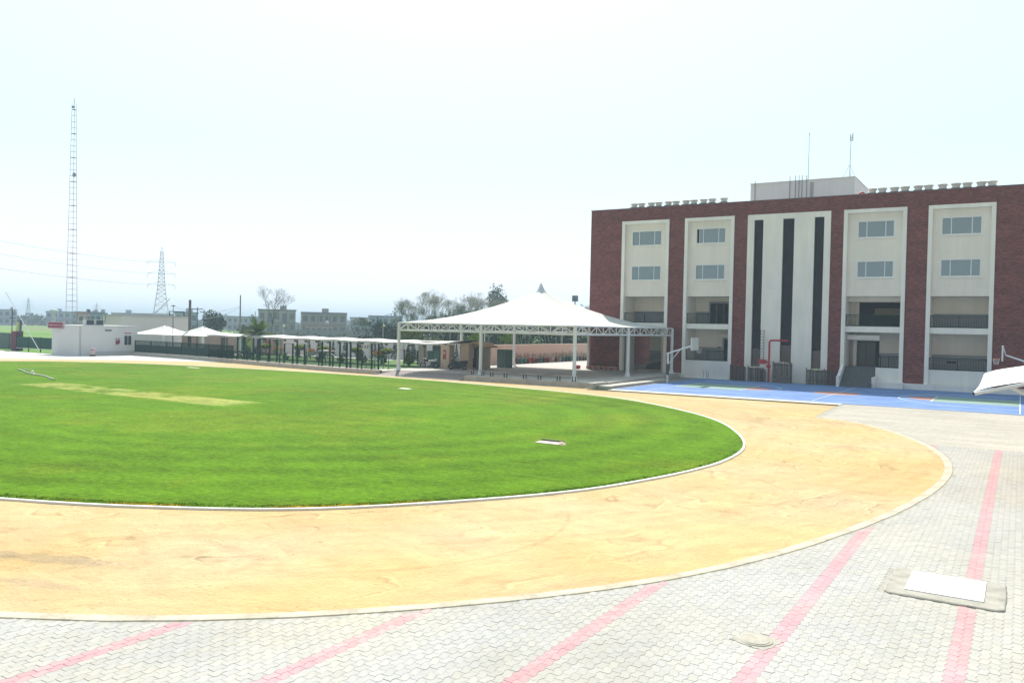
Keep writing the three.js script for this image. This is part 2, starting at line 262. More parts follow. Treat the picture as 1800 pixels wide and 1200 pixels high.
  for (const k of [0, 1]) {
    const L = L2.filter((a) => a[2] === k), im = place(new THREE.InstancedMesh(G[k], white, L.length)); im.name = 'crosswise_pavers'; im.userData.kind = 'stuff';
    L.forEach((a, i) => { o.position.set(a[0], rr(-.002, .002, f), a[1] + CW); o.rotation.set(0, Math.PI / 2, 0); o.updateMatrix(); im.setMatrixAt(i, o.matrix); const s = rr(.9, 1.04, f) * (1 + .3 * (fbm(a[0] * .3, a[1] * 1.2, 3) - .5)); c.setRGB(.455 * s, .415 * s, .36 * s); im.setColorAt(i, c); });
    yard.add(im);
  }
}
// concrete cover slab and round manhole
{
  const t = thing('inspection_cover', 'white rectangular cover set in a rough grey concrete surround on the pavers', 'drain cover', [39.53, 0, 64.3]);
  const f = mulberry(3), rim = []; const N = 60; for (let i = 0; i < N; i++) { const a = i / N * 6.2832, c = Math.cos(a), s = Math.sin(a), k = 1 / Math.max(Math.abs(c), Math.abs(s)) ** .94; rim.push([c * k * (.98 + .012 * (f() - .5)), s * k * (.95 + .015 * (f() - .5))]); }
  const s = new THREE.Shape(rim.map(([x, z]) => new THREE.Vector2(x, -z))), g = new THREE.ExtrudeGeometry(s, { depth: .03, bevelEnabled: true, bevelSize: .02, bevelThickness: .015, bevelSegments: 1 }); g.rotateX(-Math.PI / 2); g.translate(0, -.012, 0);
  part('surround', g, new THREE.MeshStandardMaterial({ map: grain(.31, .29, .25, .45, 6, 1.5), bumpMap: bumpT, bumpScale: .003, roughness: 1 }), t);
  part('cover', box(-.65, .02, -.80, .65, .052, .62), new THREE.MeshStandardMaterial({ map: grain(.80, .79, .78, .06, 4, 1), roughness: .6 }), t);
}
{
  const t = thing('manhole_cover', 'round grey manhole cover in a ragged square of concrete on a pink stripe', 'manhole', [37.22, 0, 69.08]);
  const f = mulberry(8), P = [], N = 40; for (let i = 0; i < N; i++) { const a = i / N * 6.2832, c = Math.cos(a + .3), s = Math.sin(a + .3), k = .29 / Math.max(Math.abs(c), Math.abs(s)) ** .8 * (1 + .16 * (f() - .5)); P.push(new THREE.Vector2(Math.cos(a) * k * 1.08, Math.sin(a) * k)); }
  const g = new THREE.ExtrudeGeometry(new THREE.Shape(P), { depth: .015, bevelEnabled: false }); g.rotateX(-Math.PI / 2); g.translate(0, -.008, 0);
  part('surround', g, new THREE.MeshStandardMaterial({ map: grain(.35, .325, .28, .4, 6, 1), bumpMap: bumpT, bumpScale: .003, roughness: 1 }), t);
  part('lid', lathe([[.0001, .026], [.2, .026], [.205, .022], [.205, .016], [.225, .016], [.23, .02], [.25, .02], [.255, .005]], 36), new THREE.MeshStandardMaterial({ map: grain(.36, .33, .28, .3, 6, .6), roughness: .95 }), t);
}

// ---------- court ----------
const court = structGroup('sports_court');
{
  const blue = matte({ map: texture(512, 512, (i, j) => { const n = fbm(i / 40, j / 40, 5) - .5, k = 1 + n * .35; const fade = .5 + n; return [(.12 + .04 * fade) * k, (.20 + .04 * fade) * k, .42 * k]; }, { rep: 1 / 14 }), roughness: .75 });
  part('court_floor', box(12.9, -.05, .3, 46, .012, 21.6), blue, court);
  const green = std(.19, .28, .24, .9), red = std(.38, .19, .16, .9), line = std(.62, .64, .62, .8);
  const cz = 11.25;
  for (const s of [-1, 1]) {
    const X = (x) => 28.05 + s * x;
    part('key_area', flat(rect(...(s < 0 ? [X(12.69), cz - 3.1, X(7.05), cz + 3.1] : [X(7.05), cz - 3.1, X(12.69), cz + 3.1])), .017), green, court);
    const arc = (r, n = 28) => { const P = []; for (let i = 0; i <= n; i++) { const a = -Math.PI / 2 + Math.PI * i / n; P.push([X(7.05 - r * Math.cos(a)), cz + r * Math.sin(a)]); } return P; };
    part('red_semicircle', flat(arc(1.85), .0165), red, court);
    const L = mb(); const seg = (x0, z0, x1, z1) => L.add(flat(rect(Math.min(X(x0), X(x1)), z0, Math.max(X(x0), X(x1)), z1), .021).toNonIndexed());
    seg(12.63, 1.6, 12.69, 20.9); seg(7.02, cz - 3.1, 7.09, cz + 3.1); seg(7.09, cz - 3.1, 12.63, cz - 3.05); seg(7.09, cz + 3.05, 12.63, cz + 3.1);
    part('court_line', L.geo(), line, court);
    const A = [[X(12.6), cz - 6.6]]; for (let i = 0; i <= 40; i++) { const a = -Math.PI / 2 + Math.PI * i / 40; A.push([X(11.2 - 6.6 * Math.cos(a)), cz + 6.6 * Math.sin(a)]); } A.push([X(12.6), cz + 6.6]);
    part('three_point_line', ribbon(A, -.03, .03, .012, .021, false), line, court);
  }
  const P = []; for (let i = 0; i < 48; i++) P.push([28.05 + 1.85 * Math.cos(i / 48 * 6.2832), cz + 1.85 * Math.sin(i / 48 * 6.2832)]);
  part('centre_circle', flat(P, .0165), red, court);
  const L = mb(); L.add(flat(rect(28.02, 1.6, 28.08, 20.9), .025).toNonIndexed()); L.add(flat(rect(15.42, 20.85, 40.68, 20.91), .025).toNonIndexed()); L.add(flat(rect(15.42, 1.6, 40.68, 1.66), .025).toNonIndexed());
  part('court_line', L.geo(), line, court);
}
struct('court_edging', box(13, -.05, 21.603, 30.3, .03, 23.3), new THREE.MeshStandardMaterial({ map: grain(.50, .47, .40, .25, 6, 3), roughness: .95 }));
struct('drain_channel', mb().box(11.6, -.05, 23.303, 30.3, .07, 23.42).geo(), new THREE.MeshStandardMaterial({ map: grain(.22, .2, .18, .3, 6, 2), roughness: 1 }));

// ---------- raised forecourt round the canopy, kerb wall and road on the left ----------
{
  const t = texture(512, 512, (i, j) => { const x = i / 512 * 8, y = j / 512 * 8, n = fbm(x * 2, y * 2, 4) - .5, gx = Math.abs(((x * 2) % 1) - .5) > .47 || Math.abs(((y * 2) % 1) - .5) > .47 ? .8 : 1, k = (1 + n * .35) * gx; return [.40 * k, .37 * k, .345 * k]; }, { rep: 1 / 8 });
  const paving = new THREE.MeshStandardMaterial({ map: t, roughness: .9 });
  struct('forecourt', slabFloor([[-11.6, -60], [-11.6, 19.3], [11.4, 19.3], [10.7, 0.1], [10.7, -60]], -.05, .38), paving);
  struct('garden_ground', slabFloor([[-75, -6], [-58.5, 15.1], [-51, 15.4], [-43, 16.8], [-35.4, 18.1], [-28, 19.5], [-22.4, 20.3], [-16.5, 21], [-11.62, 21], [-11.62, -6]], -.05, .3), new THREE.MeshStandardMaterial({ map: grain(.40, .37, .33, .3, 7, 4), roughness: 1 }));
  struct('lawn', flat([[-48, 2], [-48, 13.4], [-36, 15.6], [-26, 17.4], [-13.6, 17.6], [-13.6, 2]], .306), new THREE.MeshStandardMaterial({ map: grain(.06, .13, .015, .5, 12, 3), roughness: 1 }));
  struct('platform_kerb', box(-1.4, -.05, 19.303, 11.35, .42, 21.9), concrete);
  struct('dark_ground', flat([[11.4, 19.3], [12.9, 21.6], [12.9, .3], [10.7, .3]], .006), new THREE.MeshStandardMaterial({ map: grain(.20, .18, .17, .3, 8, 3), roughness: 1 }));  // dark ground strip between the forecourt and the court
  struct('platform_step', box(11.403, -.05, 8, 12.5, .2, 21.2), concrete);
  const ramp = new THREE.BufferGeometry(), x0 = -11.2, x1 = -1.403, z0 = 19.303, z1 = 22.6, a = .39, b = .008; ramp.setAttribute('position', new THREE.Float32BufferAttribute([x0, a, z0, x0, b, z1, x1, a, z0, x1, a, z0, x0, b, z1, x1, b, z1], 3)); ramp.setAttribute('uv', new THREE.Float32BufferAttribute([x0, z0, x0, z1, x1, z0, x1, z0, x0, z1, x1, z1], 2)); ramp.computeVertexNormals();
  struct('ramp', ramp, new THREE.MeshStandardMaterial({ map: texture(256, 256, (i, j) => { const r = (i >> 4) + (j >> 3) * 17, n = NT[(r * 131) & 65535], e = (i & 15) < 1 || (j & 7) < 1 ? .7 : 1, k = (.75 + .5 * n) * e; return [.22 * k, .175 * k, .165 * k]; }, { rep: 1 / 2.4 }), roughness: .9 }));
  struct('ramp_edge', box(-11.3, -.05, 22.603, -1.4, .06, 22.75), whitePaint);
  const K = smooth([[-59, 15.6], [-51, 15.9], [-42.7, 17.1], [-35.2, 18.5], [-28, 19.9], [-22.4, 20.7], [-16.5, 21.4], [-11.5, 21.5]], 60, false);
  struct('kerb_wall', ribbon(K, 0, .35, -.05, .42, false, .04), concrete);
  struct('road', flat([[-39.2, 16], [-39.2, 18.3], [-43.5, 21.4], [-51, 27.1], [-57.8, 33], [-61, 38], [-90, 44], [-95, 21], [-66, 21.5], [-60, 21.6], [-60, 15.5]], .0015), new THREE.MeshStandardMaterial({ map: grain(.50, .48, .46, .2, 6, 5), roughness: 1 }));
}
function slabFloor(P, y0, y1) {
  const s = new THREE.Shape(P.map(([x, z]) => new THREE.Vector2(x, -z))), g = new THREE.ExtrudeGeometry(s, { depth: y1 - y0, bevelEnabled: false }); g.rotateX(-Math.PI / 2); g.translate(0, y0, 0); return g;
}
// ---------- school building (facade plane z = 0, x to the right) ----------
const brickT = (() => {
  const S = 1024, W = 6, rows = 80, cols = 26, f = mulberry(12), tone = []; for (let i = 0; i < rows * cols; i++) tone.push(f());
  const cell = (i, j) => { const y = j / S * rows, r = Math.floor(y), x = i / S * cols + (r % 2 ? .5 : 0), c = Math.floor(x) % cols; return [x - Math.floor(x), y - r, tone[r * cols + c], c, r]; };
  const map = texture(S, S, (i, j) => { const [fx, fy, t, c, r] = cell(i, j); const u = i / S * 6.2832, w = j / S * 6.2832; const cl = fbm(2 * Math.cos(u) + 9, j / S * 11, 4) - .5, s = fbm(i / 60, j / 12, 4) - .5; if (fx < .045 || fy < .14) return [.15, .095, .09]; const ef = sstep(.58, .8, fbm(i / 46 + 3, j / 16, 4)) * .55 * t; let k = .62 + .6 * t + cl * .45 + s * .35; const d = t > .86 ? .6 : 1; return [.225 * k * d + ef * .05, .074 * k * d + ef * .055, .066 * k * d + ef * .055]; }, { rep: 1 / W });
  const bump = texture(S, S, (i, j) => { const [fx, fy, t] = cell(i, j); return fx < .045 || fy < .14 ? .2 : .75 + t * .25; }, { data: true, rep: 1 / W });
  return [map, bump];
})();
const brick = matte({ map: brickT[0], bumpMap: brickT[1], bumpScale: .012, roughness: .85 });
const plaster = (r, g, b, s = 1) => matte({ map: texture(512, 512, (i, j) => { const x = i / 512, y = j / 512, n = fbm(x * 5, y * 5, 5) - .5, st = fbm(x * 26, y * 2.4, 4) - .5, p = vn(x * 70, y * 70) > .985 && vn(x * 6, y * 6) > .62 ? .8 : 1, k = (1 + s * (n * .12 + st * .12)) * p; return [r * k, g * k, b * k * (1 - n * .05 * s)]; }, { rep: 1 / 9 }), roughness: .8 });
const cream = plaster(.79, .735, .655, 1), frameM = plaster(.81, .785, .73, 1.2), greyDado = plaster(.33, .34, .36), whiteWall = plaster(.74, .73, .71, 1.3);
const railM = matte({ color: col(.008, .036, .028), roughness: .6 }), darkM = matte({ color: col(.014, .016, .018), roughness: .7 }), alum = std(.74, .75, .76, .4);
const glass = new THREE.MeshPhysicalMaterial({ color: col(.14, .22, .25), roughness: .06, metalness: .35, clearcoat: 1, clearcoatRoughness: .03 });
const darkGlass = new THREE.MeshPhysicalMaterial({ color: col(.008, .009, .016), roughness: .3, metalness: 0, specularIntensity: .35 });
const school = thing('school_building', 'four storey brick school block with tall cream window bays and rooftop room', 'building');
{
  const bays = [[3.75, 9.08, .36], [10.78, 15.93, -.05], [17.26, 25.1, -.05], [26.25, 31.61, -.05], [33.34, 38.54, -.05]], TOP = 16.39;
  part('brick_wall', slabShape(rc(0, -.05, 47, 17.73), bays.map(([a, b, y]) => rc(a, Math.max(y, -.02), b, TOP)), -.35, 0), brick, school);
  part('side_wall', box(0, -.05, -18, .3, 17.73, -.353), brick, school);
  part('side_wall', box(46.7, -.05, -18, 47, 17.73, -.353), brick, school);
  part('rear_wall', box(.3, 5.0, -18, 46.7, 17.73, -17.7), brick, school);
  part('coping', box(-.05, 17.733, -.42, 47.05, 17.80, .05), std(.16, .12, .12, .8), school);
  const roof = part('roof', box(.3, 16.9, -17.7, 46.7, 17.1, -.353), concrete, school);
  const bayF = (a, b, y0, ym) => part('bay_frame', slabShape(rc(a, y0, b, TOP), [rc(a + .34, y0 + .001, b - .34, TOP - .34)], -.5, .10), frameM, school);
  const win = (x0, x1, y0, y1, open) => {
    const w = part('window', slabShape(rc(x0 - .09, y0 - .09, x1 + .09, y1 + .09), [rc(x0, y0, x1, y1)], -.33, -.235), alum, school), W = x1 - x0, q = [x0, x0 + W * .235, x0 + W * .775, x1];
    for (const m of [1, 2]) part('mullion', box(q[m] - .035, y0, -.32, q[m] + .035, y1, -.25), alum, w);
    q.slice(0, 3).forEach((x, i) => part('pane', box(x + (i ? .035 : open ? .3 : 0), y0, -.30, q[i + 1] - (i < 2 ? .035 : 0), y1, -.285), glass, w));
    if (open) part('open_sash', box(x0 + .25, y0, -.283, x0 + .3, y1, -.25), alum, w);
    part('sill', box(x0 - .16, y0 - .16, -.32, x1 + .16, y0 - .093, -.17), frameM, w);
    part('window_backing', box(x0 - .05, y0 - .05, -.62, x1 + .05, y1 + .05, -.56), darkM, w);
  };
  const bayWin = { 0: [4.88, 8.08], 1: [11.98, 14.92], 3: [27.52, 30.5], 4: [34.44, 37.43] };
  for (const k of [0, 1, 3, 4]) {
    const [a, b, y0] = bays[k], x0 = a + .34, x1 = b - .34, [w0, w1] = bayWin[k];
    bayF(a, b, Math.max(0, y0));
    part('bay_wall', slabShape(rc(x0, 8.36, x1, TOP - .34), [rc(w0, 13.84, w1, 15.24), rc(w0, 10.15, w1, 11.54)], -.55, -.25), cream, school);
    win(w0, w1, 13.84, 15.24, k === 1); win(w0, w1, 10.15, 11.54);
    // balcony recess: floors, ceiling, back and side walls
    part('balcony_slab', box(x0, 5.03, -3.2, x1, 5.56, -.14), frameM, school);
    part('ceiling', box(x0 - .3, 8.362, -3.2, x1 + .3, 8.5, -.56), cream, school);
    if (k !== 3) part('balcony_wall', mb().box(x0, 6.86, -3.25, x1, 8.36, -3.05).geo(), cream, school);
    else part('balcony_wall', mb().box(x0, 7.9, -3.25, x1, 8.36, -3.05).box(x0, 5.56, -3.25, x0 + .6, 7.9, -3.05).geo(), cream, school);
    if (k !== 3 && k !== 1) part('grey_dado', box(x0, 5.56, -3.25, x1, 6.857, -3.03), greyDado, school);
    part('jamb_wall', box(x0 - .25, 0, -3.2, x0 - .002, 8.36, -.502), cream, school); part('jamb_wall', box(x1 + .002, 0, -3.2, x1 + .25, 8.36, -.502), cream, school);
  }
  // first-floor openings behind the balconies
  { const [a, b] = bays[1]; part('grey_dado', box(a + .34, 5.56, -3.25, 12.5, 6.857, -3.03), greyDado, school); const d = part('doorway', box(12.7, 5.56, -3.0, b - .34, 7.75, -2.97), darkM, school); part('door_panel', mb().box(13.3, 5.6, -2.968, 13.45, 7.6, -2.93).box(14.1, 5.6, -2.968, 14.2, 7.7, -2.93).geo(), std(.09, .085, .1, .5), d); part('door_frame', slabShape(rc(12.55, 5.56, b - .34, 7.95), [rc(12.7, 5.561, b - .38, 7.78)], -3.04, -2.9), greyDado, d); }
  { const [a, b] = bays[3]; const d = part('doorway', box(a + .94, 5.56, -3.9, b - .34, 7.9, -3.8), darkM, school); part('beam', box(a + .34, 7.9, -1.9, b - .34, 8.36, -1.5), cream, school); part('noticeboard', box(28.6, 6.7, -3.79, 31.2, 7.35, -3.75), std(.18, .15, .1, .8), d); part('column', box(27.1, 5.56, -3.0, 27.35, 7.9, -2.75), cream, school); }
  const railing = (x0, x1, y, z, h = 1.08, gap = .125) => {
    const r = part('railing', mb().box(x0, y + h - .075, z - .035, x1, y + h, z + .035).box(x0, y + h - .2, z - .02, x1, y + h - .165, z + .02).box(x0, y + .02, z - .025, x1, y + .1, z + .025).geo(), railM, school);
    const n = Math.max(2, Math.round((x1 - x0) / 2.2)); for (let i = 0; i <= n; i++) { const x = x0 + .03 + (x1 - x0 - .06) * i / n; part('rail_post', box(x - .03, y, z - .03, x + .03, y + h - .06, z + .03), railM, r); }
    const g = mb(); for (let x = x0 + gap; x < x1; x += gap) g.box(x - .013, y + .1, z - .013, x + .013, y + h - .2, z + .013); stuffPart('balusters', g.geo(), railM, r); return r;
  };
  for (const k of [0, 1, 3, 4]) railing(bays[k][0] + .34, bays[k][1] - .34, 5.56, -.32);
  // ground floor of bays two and five: parapets, back walls, doors
  for (const k of [1, 4]) {
    const [a, b] = bays[k], x0 = a + .34, x1 = b - .34;
    part('parapet_wall', box(x0, -.05, -.5, x1, 1.8, -.12), whiteWall, school); railing(x0, x1, 1.8, -.3);
    part('ground_floor_slab', box(x0, 1.5, -3.2, x1, 1.8, -.503), concrete, school);
    part('balcony_wall', box(x0, 3.12, -3.25, x1, 5.03, -3.05), cream, school); part('grey_dado', box(x0, 1.8, -3.25, x1, 3.117, -3.03), greyDado, school);
  }
  { const d = part('door', box(14.25, 1.8, -3.02, 15.58, 3.95, -2.98), darkM, school); part('lintel', box(13.95, 4.2, -3.02, 15.59, 4.55, -2.3), cream, d); part('door_frame', slabShape(rc(14.1, 1.8, 15.58, 4.15), [rc(14.25, 1.801, 15.57, 3.97)], -3.025, -2.9), greyDado, d); part('wall_tap', box(13.6, 3.1, -3.02, 13.9, 3.2, -2.95), darkM, d); }
  part('wall_plate', box(35.1, 2.45, -.262, 35.85, 2.62, -.22), darkM, school);
  for (const [x, h] of [[13.1, .85], [13.42, .85], [13.6, .6]]) part('drain_pipe', barGeo([x, .05, -.08], [x, h, -.08], .025), std(.35, .34, .33), school);
  // bay one: covered passage at ground level
  {
    const tan = plaster(.62, .50, .40), x0 = 4.09, x1 = 8.74;
    part('passage_wall', box(5.15, .36, -5.2, x1 + .3, 5.03, -5), cream, school); part('passage_dado', box(5.15, .36, -5.2, x1 + .3, 2.55, -4.97), greyDado, school);
    part('column', box(4.5, .36, -7.4, 5.0, 5.03, -6.9), tan, school); part('column', box(3.8, .36, -.8, 4.088, 5.03, -.503), tan, school); part('column', box(8.3, .36, -.9, 8.738, 5.03, -.503), tan, school);
    const r = part('stair_parapet', slabShape([[5.3, .38], [8.3, .38], [8.3, 1.7], [5.3, .95]], [], -3.9, -3.75), std(.07, .08, .085, .8), school);
    part('handrail', mb().beam([5.3, 1.75, -3.82], [8.3, 2.55, -3.82], .05, .05).beam([5.3, 1.4, -3.82], [8.3, 2.2, -3.82], .04, .04).geo(), std(.12, .12, .12), r);
    part('passage_kerb', box(5.1, .3, -2.2, 8.3, .52, -2), palestone, school);
  }
  // centre bay with three dark glazed slots
  {
    const slots = [[17.9, 18.8, 1.4], [20.68, 21.76, 1.9], [23.62, 24.5, 1.4]];
    part('centre_panel', slabShape(rc(17.26, -.05, 25.1, TOP), slots.map(([a, b, y]) => rc(a, y, b, 15.87)), -.35, .06), plaster(.80, .765, .70, 1.2), school);
    for (const [a, b, y] of slots) {
      const s = part('slot_window', mb().box(a - .02, y, -.32, a + .035, 15.87, -.2).box(b - .035, y, -.32, b + .02, 15.87, -.2).geo(), darkM, school);
      const n = 8, h = (15.87 - y) / n;
      for (let i = 0; i < n; i++) { part('pane', box(a + .037, y + i * h + .03, -.30, b - .037, y + (i + 1) * h - .03, -.28 + (i % 2) * .004), i === 0 ? std(.12, .09, .08, .6) : darkGlass, s); part('transom', box(a + .037, y + (i + 1) * h - .03, -.31, b - .037, y + (i + 1) * h + .03, -.26), darkM, s); }
    }
  }
  // bay four: entrance stair, porch and small balcony
  {
    const stone = new THREE.MeshStandardMaterial({ map: grain(.095, .105, .115, .3, 8, 1.5), roughness: .6 });
    for (let i = 0; i < 11; i++) part('step', box(26.62, -.03, 2.2 - (i + 1) * .28, 29.2, .166 * (i + 1), 2.2 - i * .28 - .001), stone, school);
    part('porch_floor', box(26.59, 1.5, -3.2, 31.27, 1.822, -.883), stone, school);
    part('cheek_wall', slabShape([[-.9, -.03], [2.35, -.03], [2.35, 1.0], [1.9, 1.0], [-.1, 2.1], [-.9, 2.1]], [], 0, .25).rotateY(-Math.PI / 2).translate(26.6, 0, 0), whiteWall, school);
    part('cheek_wall', box(29.203, -.03, -.5, 29.5, .95, 1.35), whiteWall, school);
    part('planter_wall', box(29.503, -.03, -.1, 31.75, .55, 1.0), whiteWall, school);
    part('parapet_wall', box(29.3, -.05, -.5, 31.27, 1.8, -.115), whiteWall, school);
    railing(29.5, 31.27, 1.8, -.3); part('railing', mb().box(29.42, 1.82, -2.2, 29.47, 2.9, -2.15).box(29.42, 2.84, -2.2, 29.47, 2.9, -.4).box(29.42, 1.82, -.5, 29.47, 2.9, -.45).geo(), railM, school);
    part('balcony_wall', box(29.2, 1.8, -3.25, 31.27, 5.03, -3.05), cream, school); part('grey_dado', box(29.2, 1.82, -3.05, 31.27, 3.1, -3.03), greyDado, school);
    const d = part('entrance_door', box(26.9, 1.82, -3.3, 29.2, 4.2, -3.2), darkM, school); part('door_leaf', box(27.2, 1.83, -3.19, 28.0, 4.1, -3.1), std(.05, .055, .06, .3), d); part('door_leaf', box(28.05, 1.83, -3.19, 28.85, 4.1, -3.1), std(.035, .04, .045, .3), d);
    part('porch_wall', box(26.3, 1.8, -3.5, 29.4, 5.03, -3.303), cream, school); part('shutter_box', box(26.62, 4.3, -1.6, 29.45, 4.75, -1.1), frameM, school);
    part('column', box(27.0, 1.82, -2.6, 27.3, 5.03, -2.3), cream, school);
  }
  part('plinth', box(31.753, -.05, .003, 47, .5, .62), whiteWall, school);
  part('plinth', box(9.12, -.05, .003, 10.74, .42, .2), whiteWall, school);
  // rooftop room
  {
    const t = part('rooftop_room', box(16.02, 17.1, -13.4, 26.25, 20.3, -5), plaster(.66, .64, .67), roof);
    for (const [x, h] of [[16.5, 20.62], [20.05, 20.85], [20.6, 20.85], [20.95, 20.85], [21.25, 20.85], [21.7, 20.8]]) part('roof_pipe', barGeo([x, 17.2, -4.93], [x, h, -4.93], .034), std(.22, .23, .28), t);
    part('roof_door', box(22.05, 17.2, -4.99, 22.35, 20.05, -4.9), std(.3, .31, .36), t);
    part('room_coping', box(15.95, 20.303, -13.45, 26.32, 20.38, -4.93), plaster(.66, .64, .67), t);
  }
  part('red_pipe', tube([[27.4, 17.5, -1.0], [27.42, 18.0, -1.0], [27.62, 18.08, -1.0], [28.1, 17.6, -1.0]], .09), std(.5, .03, .05, .5), roof);
}
// masts on the rooftop room
{
  const m = thing('rooftop_mast', 'thin vertical mast with small side rungs on the rooftop room', 'mast', [21.4, 20.38, -7]);
  part('pole', barGeo([0, 0, 0], [0, 5.0, 0], .045, .02), std(.4, .42, .45, .5), m); const g = mb(); for (let i = 0; i < 9; i++) g.bar([-.12, .4 + i * .48, 0], [.03, .4 + i * .48, 0], .012); g.bar([0, 4.9, 0], [0, 5.2, 0], .06, .03); part('rungs', g.geo(), std(.4, .42, .45, .5), m);
  const a = thing('lightning_mast', 'slim mast on tripod legs at the right end of the rooftop room', 'mast', [25.42, 20.38, -7]);
  part('pole', barGeo([0, 0, 0], [.05, 4.2, 0], .045, .03), std(.45, .46, .5, .5), a);
  for (const [x, z] of [[-.75, .2], [.6, .3], [0, -.7]]) part('leg', barGeo([x, 0, z], [0, 1.6, 0], .025), std(.45, .46, .5, .5), a);
  part('head', mb().box(-.08, 3.95, -.06, .28, 4.0, .06).bar([0, 4.0, 0], [0, 4.6, 0], .05).bar([.2, 4.0, 0], [.2, 4.65, 0], .06).box(.05, 4.25, -.05, .25, 4.3, .05).geo(), std(.4, .42, .48, .5), a);
}
// rooftop ventilators in two rows
{
  const LX = [4.37, 5.24, 6.35, 7.2, 8.29, 9.15, 10.24, 11.11, 12.15, 13.06, 14.31], RX = [28.4, 29.27, 30.3, 31.19, 32.28, 33.13, 34.26, 35.32, 36.21, 37.29, 38.13];
  const mk = (name, label, x, group) => {
    const t = thing(name, label, 'rooftop ventilator', [x, 17.1, -1.6], 0, group);
    part('housing', box(-.36, 0, -.4, .36, .98, .4), std(.10, .115, .13, .7), t);
    part('cowl', lathe([[.30, .985], [.31, 1.15], [.35, 1.24], [.41, 1.30], [.42, 1.38], [.39, 1.40], [.33, 1.28], [.28, 1.1], [.001, 1.05]], 20), std(.72, .71, .68, .5), t); return t;
  };
  const a = mk('roof_ventilator', 'x', LX[0], 'round white ventilators over the left bays'); a.userData.label = 'round white ventilator in the roof row above the two left bays';
  LX.slice(1).forEach((x, i) => copy(a, 'roof_ventilator', ORD[i + 1] + ' round white ventilator from the left, in the roof row above the two left bays', [x, 17.1, -1.6])); a.userData.label = 'first round white ventilator from the left, in the roof row above the two left bays';
  RX.forEach((x, i) => copy(a, 'roof_ventilator', ORD[i] + ' round white ventilator from the left, in the roof row above the two right bays', [x, 17.05, -1.6], 0, 1.02, 'round white ventilators over the right bays'));
}
// slatted screens, hydrant pipe and ladder at the foot of the centre bay
{
  const wood = [std(.06, .048, .042, .8), std(.085, .066, .055, .8), std(.045, .04, .04, .8)];
  const screen = (label, x0, x1, h, z) => { const t = thing('slatted_screen', label, 'screen', [x0, .012, z]); part('rail', mb().box(0, h * .25, -.06, x1 - x0, h * .25 + .06, -.02).box(0, h * .85, -.06, x1 - x0, h * .85 + .06, -.02).geo(), wood[2], t); let i = 0; for (let x = 0; x < x1 - x0 - .05; x += .115) { const hh = h * (1 + rr(-.03, .02)) + (i % 14 === 0 ? .12 : 0); part('slat', box(x, 0, -.017, x + rr(.075, .10), hh, .017), wood[i++ % 3], t); } return t; };
  screen('dark slatted screen left of the centre bay foot, beside the white parapet', 16.2, 17.75, 1.42, 1.2);
  screen('dark slatted screen standing left of the red hydrant pipe', 17.95, 19.6, 1.38, 1.2);
  const s = screen('taller dark slatted screen right of the red pipe with a low box in front', 20.35, 22.2, 1.95, 1.2); part('low_box', box(.45, 0, .05, 1.75, .62, .4), std(.12, .105, .1, .8), s);
  screen('wide dark slatted screen left of the entrance stair', 23.45, 26.2, 1.42, 1.2);
  const red = std(.42, .012, .025, .45), t = thing('hydrant_pipe', 'red standpipe rising to an elbow in front of the centre bay', 'pipe', [19.93, .012, 1.0]);
  part('riser', barGeo([0, 0, 0], [0, 3.75, 0], .095, .095, 12), red, t);
  part('elbow', new THREE.TubeGeometry(new THREE.CatmullRomCurve3([V(0, 3.75, 0), V(.03, 3.93, 0), V(.12, 4.02, 0), V(.3, 4.05, 0), V(1.65, 4.03, -.6)]), 24, .09, 10), red, t);
  part('valve', mb().bar([-.2, 1.55, 0], [.15, 1.55, 0], .15, .15, 12).bar([-.05, 1.95, 0], [-.5, 1.95, 0], .09, .09, 10).bar([-.35, 1.75, 0], [-.35, 2.15, 0], .12, .12, 10).geo(), red, t);
  part('hose_box', box(-1.0, 1.75, -.2, -.52, 2.2, .1), red, t);
  const b = thing('service_drum', 'dull green drum behind the screens beside the red pipe', 'drum', [19.3, .012, .75]); part('drum_body', lathe([[.001, 0], [.27, 0], [.28, .03], [.28, .5], [.29, .53], [.28, .56], [.28, 1.1], [.24, 1.15], [.001, 1.15]], 18), std(.16, .2, .19, .6), b);
  const l = thing('wall_ladder', 'thin dark ladder fixed to the centre bay above the screens', 'ladder', [19.05, 1.9, .3]); part('stile', mb().bar([-.17, 0, 0], [-.17, 3.15, 0], .022).bar([.17, 0, 0], [.17, 3.15, 0], .022).geo(), std(.06, .065, .07), l); for (let i = 0; i < 11; i++) part('rung', barGeo([-.17, .15 + i * .29, 0], [.17, .15 + i * .29, 0], .016), std(.06, .065, .07), l);
}
